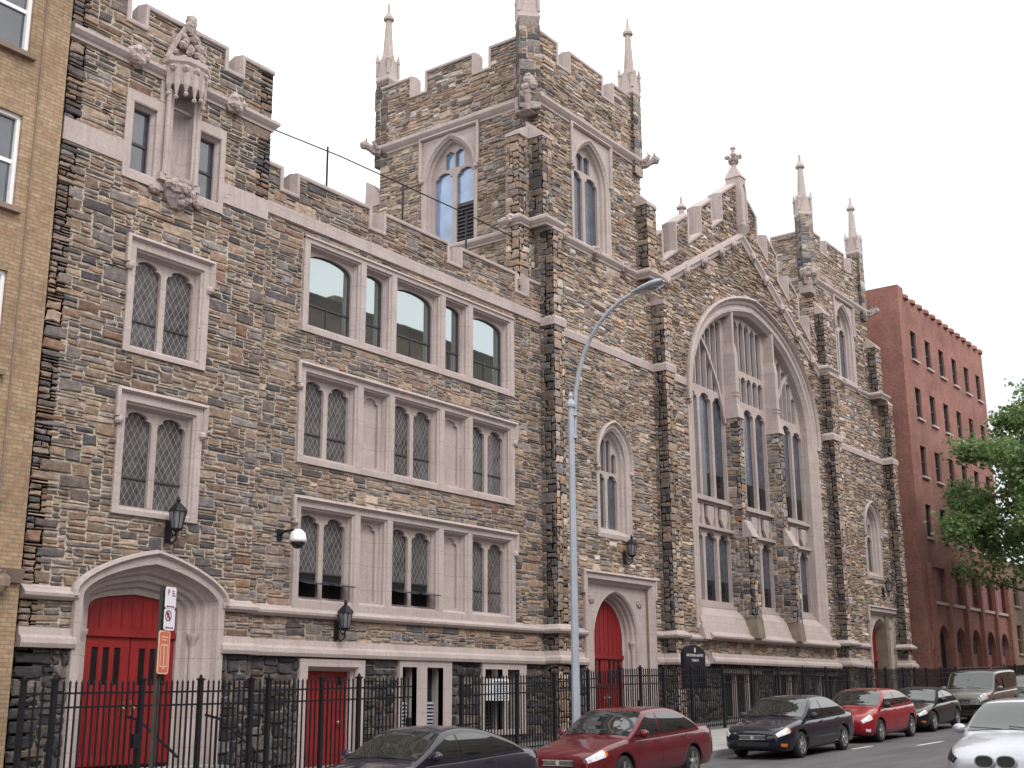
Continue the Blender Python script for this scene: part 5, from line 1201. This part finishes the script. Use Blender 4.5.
# ------------------------------------------------------------------ cars
def interp(P, x):
    if x <= P[0][0]: return P[0][1]
    for i, ((a, va), (b, vb)) in enumerate(zip(P, P[1:])):
        if x <= b:
            t = (x-a)/(b-a)
            m = lambda k: 0 if k <= 0 or k >= len(P)-1 else (P[k+1][1]-P[k-1][1])/(P[k+1][0]-P[k-1][0])
            m0, m1 = m(i)*(b-a), m(i+1)*(b-a)
            if i == 0: m0 = (vb-va)*1.4 if abs(m1) < abs(vb-va)*3 else (vb-va)
            if i == len(P)-2: m1 = (vb-va)*1.4
            t2, t3 = t*t, t*t*t
            return (2*t3-3*t2+1)*va+(t3-2*t2+t)*m0+(-2*t3+3*t2)*vb+(t3-t2)*m1
    return P[-1][1]
STY = {
 'sedan': dict(top=[(0, .60), (.02, .69), (.07, .78), (.26, .93), (.5, .96), (.8, 1.0), (.93, 1.02), (.985, .97), (1, .82)], roof=[(.25, .92), (.30, 1.06), (.415, 1.39), (.47, 1.435), (.56, 1.45), (.66, 1.42), (.75, 1.27), (.84, 1.02)], belt=[(.2, .90), (.5, .95), (.9, 1.0)], wr=.70),
 'coupe': dict(top=[(0, .58), (.02, .66), (.07, .75), (.28, .91), (.5, .95), (.8, 1.0), (.93, 1.0), (.985, .93), (1, .78)], roof=[(.27, .90), (.33, 1.05), (.45, 1.34), (.51, 1.385), (.58, 1.39), (.68, 1.33), (.78, 1.19), (.88, .99)], belt=[(.2, .90), (.5, .94), (.9, .99)], wr=.68),
 'hatch': dict(top=[(0, .62), (.02, .72), (.08, .82), (.25, .98), (.5, 1.0), (.85, 1.03), (.95, 1.03), (.985, .97), (1, .8)], roof=[(.21, .95), (.27, 1.12), (.38, 1.40), (.45, 1.45), (.56, 1.46), (.68, 1.42), (.80, 1.24), (.91, 1.03)], belt=[(.2, .94), (.5, .98), (.9, 1.05)], wr=.72),
 'convertible': dict(top=[(0, .55), (.02, .63), (.08, .72), (.30, .88), (.5, .92), (.8, .95), (.93, .93), (.985, .86), (1, .72)], roof=[(.30, .87), (.36, 1.03), (.46, 1.27), (.52, 1.32), (.60, 1.33), (.70, 1.25), (.80, 1.08), (.86, .94)], belt=[(.2, .86), (.5, .90), (.9, .94)], wr=.68),
 'suv': dict(top=[(0, .82), (.015, .95), (.05, 1.03), (.25, 1.10), (.5, 1.13), (.9, 1.16), (.97, 1.15), (1, 1.02)], roof=[(.24, 1.08), (.28, 1.22), (.355, 1.66), (.40, 1.74), (.6, 1.78), (.9, 1.75), (.945, 1.62), (.99, 1.15)], belt=[(.2, 1.06), (.5, 1.1), (.98, 1.15)], wr=.85),
}
def car(name, label, cat, x, y, rz, style, paint, Ln=4.7, Wd=1.78, Hs=1.0, wb=2.7, fo=.92, wr=.315, zadd=0, slope=None, tint='carglass', spokes=6, details=()):
    st = STY[style]; o = thing(name, label, cat, (0, 0, 0), 0, world=False); hw = Wd/2
    zc = zg(x)+crown(y)+zadd; sl = slope if slope is not None else (zg(x+2)-zg(x-2))/4
    o.location = (x, y, zc); o.rotation_euler = Matrix.Rotation(-math.atan(sl), 3, 'Y').to_4x4().to_euler() if rz == 0 else (0, 0, rz)
    X = lambda n: n*Ln-Ln/2; pm = paint
    wid = [(0, .68), (.012, .80), (.04, .90), (.1, .965), (.25, 1), (.75, 1), (.9, .965), (.965, .90), (.99, .80), (1, .70)]
    bot = [(0, .30), (.03, .22), (.1, .18), (.9, .20), (.97, .26), (1, .36)]
    top = lambda n: interp(st['top'], n)*Hs; roof = lambda n: interp(st['roof'], n)*Hs; belt = lambda n: interp(st['belt'], n)*Hs
    def ring(n):
        w, b, t = interp(wid, n)*hw, interp(bot, n), top(n); h = t-b
        return [(0, b), (.78*w, b), (.93*w, b+.03), (.985*w, b+.22*h), (w, b+.42*h), (.995*w, b+.60*h), (.975*w, b+.74*h), (.945*w, b+.86*h), (.90*w, b+.945*h), (.82*w, b+.988*h), (.6*w, t+.012), (.3*w, t+.026), (0, t+.03)]
    ns = sorted(set([0, .004, .012, .025, .04, .06, .08, .1]+[.1+.8*i/34 for i in range(35)]+[.92, .94, .955, .97, .982, .992, 1]))
    mb = MB(); vs = []; K = 13
    for n in ns:
        q = ring(n); vs += [(X(n), -a, z) for a, z in q]+[(X(n), a, z) for a, z in q[-2:0:-1]]
    P = 2*K-2; k = len(ns)
    mb.add(vs, [(i*P+j, i*P+(j+1) % P, (i+1)*P+(j+1) % P, (i+1)*P+j) for i in range(k-1) for j in range(P)]+[tuple(range(P))[::-1], tuple((k-1)*P+j for j in range(P))])
    body = mb.build('body', [pm, M['plastic']], o, True)
    wx = [X(0)+fo, X(0)+fo+wb]
    cut = MB()
    for w in wx:
        for s in (-1, 1):
            cut.lathe((w, s*(hw-.16), wr+.01), [(wr+.055, -.22), (wr+.055, .3)], 28, 'y')
    cm = bpy.data.meshes.new('c'); cm.from_pydata(cut.v, [], cut.f)
    for me_ in (cm, body.data):
        bm = bmesh.new(); bm.from_mesh(me_); bmesh.ops.recalc_face_normals(bm, faces=bm.faces); bm.to_mesh(me_); bm.free()
    cm.materials.append(M['plastic']); co = bpy.data.objects.new('c', cm); COL.objects.link(co); co.parent = o
    md = body.modifiers.new('b', 'BOOLEAN'); md.object = co; md.operation = 'DIFFERENCE'; md.solver = 'EXACT'; md.material_mode = 'TRANSFER'
    bpy.context.view_layer.update(); dg = bpy.context.evaluated_depsgraph_get()
    nm = bpy.data.meshes.new_from_object(body.evaluated_get(dg)); body.modifiers.clear(); body.data = nm
    bpy.data.objects.remove(co)
    for p in nm.polygons: p.use_smooth = nm.materials[p.material_index] != M['plastic']
    # greenhouse
    hmax = max(v for _, v in st['roof'])*Hs
    def gy(n, z):
        zb = belt(n); f = max(0, min(1, (z-zb)/(hmax-zb))); e = interp(wid, n)*hw; return e*.925-(e*.925-hw*st['wr'])*(f**(1.75 if style != 'suv' else 1.15))
    n0, n1 = st['roof'][0][0], st['roof'][-1][0]
    def gring(n):
        zt = roof(n); zb = belt(n)-.08; ze = max(zb+.01, zt-.055); q = [(gy(n, zb+(ze-zb)*i/6), zb+(ze-zb)*i/6) for i in range(7)]; ye = q[-1][0]
        return q+[(ye*.95, zt-.022), (ye*.84, zt-.006), (ye*.6, zt+.008), (ye*.3, zt+.016), (0, zt+.018)]
    gn = [n0+(n1-n0)*i/40 for i in range(41)]; mb = MB(); vs = []; K = 12; P = 2*K-1
    for n in gn:
        q = gring(n); vs += [(X(n), -a, z) for a, z in q]+[(X(n), a, z) for a, z in q[-2::-1]]
    mb.add(vs, [(i*P+j, i*P+j+1, (i+1)*P+j+1, (i+1)*P+j) for i in range(40) for j in range(P-1)])
    mb.build('roof', pm if style != 'convertible' else M['softtop'], o, True)
    ra = [n for n in gn if roof(n) > hmax-.05*Hs][0]; rbk = [n for n in gn if roof(n) > hmax-.075*Hs][-1]
    def grid(rows): 
        m = len(rows[0]); return [p for r_ in rows for p in r_], [(i*m+j, i*m+j+1, (i+1)*m+j+1, (i+1)*m+j) for i in range(len(rows)-1) for j in range(m-1)]
    def topz(n, y):
        q = gring(n)[6:]; q = q[::-1]
        for (y0, z0), (y1, z1) in zip(q, q[1:]):
            if y0 <= abs(y) <= y1: return z0+(z1-z0)*(abs(y)-y0)/max(1e-6, y1-y0)
        return q[-1][1]
    for nm_, a, b, dx in (('windshield', n0+.018, ra-.012, -.006), ('rear_window', rbk+.02, n1-.03, .006)):
        rows = []
        for i in range(13):
            n = a+(b-a)*i/12; ye = gring(n)[6][0]*.915; rows.append([(X(n)+dx, ye*j/8, topz(n, ye*j/8)+.006) for j in range(-8, 9)])
        mb = MB(); mb.add(*grid(rows)); mb.build(nm_, M[tint], o, True)
    a0, b0 = n0+.055, n1-.045; split = X(0)+fo+wb*.53; bp = (split+Ln/2)/Ln
    rng = [('side_window', a0, bp-.007), ('side_window', bp+.007, b0)]
    for s in (-1, 1):
        for nm_, a, b in rng:
            rows = []
            for i in range(21):
                n = a+(b-a)*i/20; z0, z1 = belt(n)+.02, roof(n)-.095
                z1 = max(z1, z0+.004); rows.append([(X(n), s*(gy(n, z0+(z1-z0)*j/5)+.007), z0+(z1-z0)*j/5) for j in range(6)])
            mb = MB(); mb.add(*grid(rows)); mb.build(nm_, M[tint], o, True)
        # seams, handles, mirror, sill strip
        mb = MB()
        def bodypt(n, v, off=.004):
            q = ring(n); f = v*12; i = min(11, int(f)); t = f-i; yy = q[i][0]+(q[i+1][0]-q[i][0])*t; zz = q[i][1]+(q[i+1][1]-q[i][1])*t
            dy, dz = q[i+1][1]-q[i][1], -(q[i+1][0]-q[i][0]); l = math.hypot(dy, dz) or 1; return (X(n), s*(yy+dy/l*off), zz+dz/l*off)
        def patch(n_a, n_b, v_a, v_b, off=.006, ni=6, nj=5):
            return grid([[bodypt(n_a+(n_b-n_a)*i/ni, v_a+(v_b-v_a)*j/nj, off) for j in range(nj+1)] for i in range(ni+1)])
        doors = [(fo+.52)/Ln, bp, (fo+wb-.18)/Ln] if style in ('sedan', 'hatch', 'suv') else [(fo+.55)/Ln, (fo+wb-.35)/Ln]
        for n in doors: mb.add(*patch(n-.0012, n+.0012, .17, .74, .004, 1, 12))
        mb.add(*patch(doors[0], doors[-1], .168, .18, .004, 12, 1)); mb.build('door_seam', M['plastic'], o)
        mb = MB()
        for n in doors[1:]: mb.add(*patch(n-.055, n-.018, .545, .575, .02, 3, 2))
        mb.build('door_handle', pm, o)
        mb = MB(); q = a0+.012; my = gy(q, belt(q)+.06)
        mb.ball((X(q)+.02, s*(my+.14), belt(q)+.075), (.075, .125, .085), 10); mb.tube([(X(q), s*(my-.02), belt(q)+.04), (X(q), s*(my+.08), belt(q)+.06)], .03, 6); mb.build('wing_mirror', pm if 'darkmirror' not in details else M['plastic'], o, True)
        # lamps
        hv = (.50, .68) if style != 'suv' else (.50, .70)
        mb = MB(); mb.add(*patch(.005, .078, hv[0], hv[1], .008)); mb.build('headlight', M['lampglass' if 'darklamp' not in details else 'dglass'], o, True)
        mb = MB(); mb.add(*patch(.078, .092, hv[0]+.02, hv[1]-.02, .007)); mb.build('turn_signal', M['amber'], o, True)
        mb = MB(); mb.add(*patch(.965, .994, .52, .72, .008)); mb.build('tail_light', M['redlens'], o, True)
        mb = MB(); mb.add(*patch(.012, .045, .235, .30, .006)); mb.build('fog_lamp', M['amber' if 'amberfog' in details else 'lampglass'], o, True)
        if 'strip' in details: mb = MB(); mb.add(*patch(doors[0]-.08, doors[-1]+.02, .335, .365, .008, 10, 2)); mb.build('side_strip', pm, o, True)
    # front: grille, bumper slot, plate, wipers
    fz = interp(st['top'], 0)*Hs; xf = X(0)-.012
    mb = MB(); mb.box(xf-.006, xf+.05, -.34, .34, fz-.10, fz-.015)
    mb.box(xf-.004, xf+.04, -.42, .42, .33, .42); mb.build('grille', M['plastic'], o)
    mb = MB(); mb.box(xf-.014, xf, -.36, .36, fz-.018, fz-.004); mb.box(xf-.014, xf, -.36, .36, fz-.112, fz-.10)
    for k in range(3): mb.box(xf-.010, xf, -.34, .34, fz-.03-.022*k, fz-.035-.022*k)
    mb.lathe((xf-.016, 0, fz-.058), [(.045, -.006), (.045, .004)], 12, 'x'); mb.build('grille_trim', M['chrome'], o)
    mb = MB(); xb = X(1)+.004; mb.box(xb, xb+.01, -.16, .16, .62, .72); mb.build('number_plate', M['signw'], o)
    mb = MB()
    for s in (-.45, .2):
        nA = n0+.012; mb.tube([(X(nA)-.03, s, topz(nA, s)+.03), (X(nA)+.06, s+.55, topz(nA+.015, min(.6, abs(s+.55)))+.03)], .009, 5)
    mb.build('wiper', M['plastic'], o)
    mb = MB(); mb.tube([(X(n0+.03), -.28, topz(n0+.06, .28)+.0), (X(n0+.03)+.0, -.28, topz(n0+.06, .28)+.001)], .002, 4)
    if style == 'suv':
        mb = MB()
        for s in (-1, 1): mb.tube([(X(.42), s*.6, 1.79*Hs), (X(.45), s*.6, 1.86*Hs), (X(.86), s*.6, 1.85*Hs), (X(.9), s*.6, 1.77*Hs)], .022, 6)
        for n in (.5, .78): mb.tube([(X(n), -.6, 1.855*Hs), (X(n), .6, 1.855*Hs)], .02, 6)
        mb.build('roof_rack', M['plastic'], o)
        mb = MB(); mb.box(xf-.08, xf+.1, -.78, .78, .48, .64); mb.build('bumper', M['chrome'], o)
    # wheels
    for w in wx:
        for s in (-1, 1):
            yc = s*(hw-.115); t = MB(); a = .10
            t.lathe((w, yc, wr), [(wr*.66, -a), (wr*.9, -a), (wr*.985, -a*.75), (wr, -a*.4), (wr, a*.4), (wr*.985, a*.75), (wr*.9, a), (wr*.66, a)], 28, 'y', caps=False)
            wh = t.build('wheel', M['tyre'], o, True)
            f = MB()
            yo = yc+s*a*.80
            f.lathe((w, 0, wr), [(wr*.69, yo+s*.02), (wr*.63, yo+s*.015), (wr*.60, yo-s*.05)], 24, 'y', caps=False)
            for k in range(spokes):
                t_ = 2*math.pi*k/spokes+.3; ca, sa = math.cos(t_), math.sin(t_); wd = .034
                p = lambda r_, d_, yy: (w+ca*r_-sa*d_, yy, wr+sa*r_+ca*d_)
                f.add([p(.03, -wd*1.3, yo+s*.005), p(wr*.64, -wd, yo+s*.012), p(wr*.64, wd, yo+s*.012), p(.03, wd*1.3, yo+s*.005),
                       p(.03, -wd*1.3, yo-s*.03), p(wr*.64, -wd, yo-s*.03), p(wr*.64, wd, yo-s*.03), p(.03, wd*1.3, yo-s*.03)], [(0, 1, 2, 3), (0, 4, 5, 1), (2, 6, 7, 3)])
            f.lathe((w, 0, wr), [(.055, yo-s*.03), (.055, yo+s*.018), (.02, yo+s*.022)], 12, 'y'); f.build('rim', M['rim'], wh)
            f = MB(); f.lathe((w, 0, wr), [(wr*.68, yo-s*.055), (.05, yo-s*.065)], 20, 'y'); f.build('brake_disc', M['plastic'], wh)
    return o
M['softtop'] = mat_plain('black_canvas', (.02, .02, .022), .9, .2, 8, .3)
P_ = lambda n, c, f=.0: mat_paint(n, c, f)
cars = 'cars parked along the kerb'

black1, maroon, navy, red2, black2, olive, silver, grey = (P_('black_car_paint', (.017, .016, .026), 0), P_('maroon_car_paint', (.10, .007, .014), 0), P_('dark_navy_car_paint', (.006, .007, .016), 0), P_('red_car_paint', (.24, .008, .014), 0),
    P_('black_convertible_paint', (.008, .008, .012), 0), P_('olive_brown_car_paint', (.15, .14, .125), .35), P_('silver_car_paint', (.47, .49, .53), .5), P_('dark_grey_car_paint', (.05, .055, .06), .3))
def at(xf, L_): return xf+L_/2
car('parked_car', 'leftmost parked car, a black two-door coupe beside the fence', 'car', at(14.15, 4.8), -8.0, 0, 'coupe', black1, 4.85, 1.8, 1.04, 2.72, .98, zadd=-.06, spokes=5).__setitem__('group', cars)
car('parked_car', 'maroon four-door sedan parked beside the lamp post', 'car', at(20.6, 5.0), -8.02, 0, 'sedan', maroon, 5.0, 1.82, 1.01, 2.8, 1.0, zadd=.02, spokes=5).__setitem__('group', cars)
car('parked_car', 'dark navy sedan parked between the maroon and the bright red car', 'car', at(29.0, 4.75), -8.1, 0, 'sedan', navy, 4.8, 1.8, .99, 2.75, .95, details=('amberfog', 'strip', 'darkmirror'), spokes=6).__setitem__('group', cars)
car('parked_car', 'bright red hatchback-shaped compact car parked behind the dark navy sedan', 'car', at(35.0, 4.25), -8.0, 0, 'hatch', red2, 4.3, 1.72, .99, 2.62, .86, details=('darkmirror',), spokes=5).__setitem__('group', cars)
car('parked_car', 'small black soft-top convertible between the red compact and the brown utility vehicle', 'car', at(40.1, 4.0), -7.9, 0, 'convertible', black2, 4.05, 1.7, 1.0, 2.4, .85, details=('amberfog',), spokes=5).__setitem__('group', cars)
car('parked_car', 'brown-grey sport utility vehicle with a roof rack, behind the black convertible', 'utility vehicle', at(45.7, 4.75), -8.15, 0, 'suv', olive, 4.8, 1.86, 1.0, 2.8, .85, .37, spokes=6).__setitem__('group', cars)
car('parked_car', 'dark grey sedan half hidden at the right edge behind the brown utility vehicle', 'car', at(52.2, 4.6), -8.0, 0, 'sedan', grey, 4.6, 1.78, 1.0, 2.7, .9).__setitem__('group', cars)
sv = car('silver_car', 'silver sedan with twin kidney grilles facing the camera on the near side of the street', 'car', at(21.2, 4.8), -16.05, 0, 'sedan', silver, 4.8, 1.86, 1.02, 2.83, .85, .33, zadd=.0, details=('darklamp',), tint='carglassb' if 'carglassb' in M else 'carglass')
for ch_ in [c for c in sv.children if c.name.split('.')[0] in ('grille', 'grille_trim')]: bpy.data.objects.remove(ch_)
xf = -2.42
for s in (-1, 1):
    mb = MB(); n = 16; pts = [(s*.17+.135*math.cos(t)*(abs(math.cos(t))**-.35 if abs(math.cos(t)) > .05 else 1), .595+.085*math.sin(t)) for t in [2*math.pi*k/n for k in range(n)]]
    W = Wall((xf-.02, 0, 0), (-1, 0, 0)); plate(mb, W, pts, [], .02, -.15); mb.build('grille', M['plastic'], sv)
    mb = MB(); sweep(mb, W, ccw(pts), [(0, .0), (0, .04), (.018, .04), (.018, -.1)], closed=True); mb.build('grille_trim', M['chrome'], sv)
mb = MB(); mb.lathe((-2.20, 0, .755), [(.042, 0), (.042, .012), (.01, .014)], 14); mb.build('bonnet_badge', M['chrome'], sv)

# ------------------------------------------------------------------ sky, sun, camera
w = bpy.data.worlds.new('World'); S.world = w; w.use_nodes = True; nt = w.node_tree; bg = nt.nodes['Background']
sky = N(nt, 'ShaderNodeTexSky', sky_type='NISHITA'); sky.sun_disc = False; sky.sun_elevation = R(52); sky.sun_rotation = R(215); sky.dust_density = 6; sky.air_density = 1.2; sky.ozone_density = 1
tc = N(nt, 'ShaderNodeTexCoord'); mp = N(nt, 'ShaderNodeMapping'); mp.inputs['Scale'].default_value = (1, 1, 2.4); L(nt, tc.outputs['Generated'], mp.inputs['Vector'])
cf = noise_n(nt, mp.outputs['Vector'], 2.2, 7, .6)
hs = N(nt, 'ShaderNodeHueSaturation'); hs.inputs['Saturation'].default_value = .6; L(nt, sky.outputs[0], hs.inputs['Color'])
CL = 12.0
c = mixcol(nt, maprange(nt, cf, .30, .46, .72, 1), hs.outputs[0], (CL*1.0, CL*1.0, CL*1.0))
# a thinner, cooler and dimmer part of the overcast low in the east
dt = N(nt, 'ShaderNodeVectorMath', operation='DOT_PRODUCT'); L(nt, tc.outputs['Generated'], dt.inputs[0]); dt.inputs[1].default_value = (.93, .26, .26)
ad_ = N(nt, 'ShaderNodeMath', operation='ADD'); L(nt, maprange(nt, dt.outputs['Value'], .93, 1, 0, 1), ad_.inputs[0]); L(nt, maprange(nt, cf, .3, .7, -.35, .35), ad_.inputs[1])
cl_ = N(nt, 'ShaderNodeClamp'); L(nt, ad_.outputs[0], cl_.inputs['Value'])
thin = N(nt, 'ShaderNodeMath', operation='MULTIPLY'); L(nt, cl_.outputs[0], thin.inputs[0]); L(nt, maprange(nt, dt.outputs['Value'], .90, .96, 0, 1), thin.inputs[1])
c = mixcol(nt, thin.outputs[0], c, (6.35, 6.6, 6.85))
L(nt, c, bg.inputs['Color']); bg.inputs['Strength'].default_value = .12
sun = bpy.data.lights.new('sun', 'SUN'); sun.energy = 1.4; sun.angle = R(20); sun.color = (1, .96, .9)
so = bpy.data.objects.new('sun', sun); COL.objects.link(so)
az = R(215); so.rotation_euler = (R(90-52), 0, 0)
d = Vector((-.25, -.62, .75)).normalized(); so.rotation_euler = d.to_track_quat('Z', 'Y').to_euler()
sky.sun_rotation = math.atan2(d.x, d.y)
cam = bpy.data.cameras.new('camera'); cam.sensor_width = 36; cam.lens = 1237.0/1024*36; cam.clip_end = 4000; cam.clip_start = .1
camo = bpy.data.objects.new('camera', cam); COL.objects.link(camo); S.camera = camo
yaw, pit, roll = R(53.856), R(14.270), R(-.3195)
fw = Vector((math.sin(yaw)*math.cos(pit), math.cos(yaw)*math.cos(pit), math.sin(pit))); rt = Vector((math.cos(yaw), -math.sin(yaw), 0)); up = rt.cross(fw)
r2_ = rt*math.cos(roll)+up*math.sin(roll); u2_ = -rt*math.sin(roll)+up*math.cos(roll)
camo.matrix_world = Matrix(((r2_.x, u2_.x, -fw.x, 0), (r2_.y, u2_.y, -fw.y, -22), (r2_.z, u2_.z, -fw.z, 1.6), (0, 0, 0, 1)))
S.view_settings.view_transform = 'Standard'; S.view_settings.look = 'None'; S.view_settings.gamma = 1; S.view_settings.exposure = .4; S.view_settings.use_curve_mapping = False
S.cycles.max_bounces = 6; S.cycles.use_denoising = True
for o_ in list(bpy.data.objects):
    if 'worldparts' in o_: del o_['worldparts']
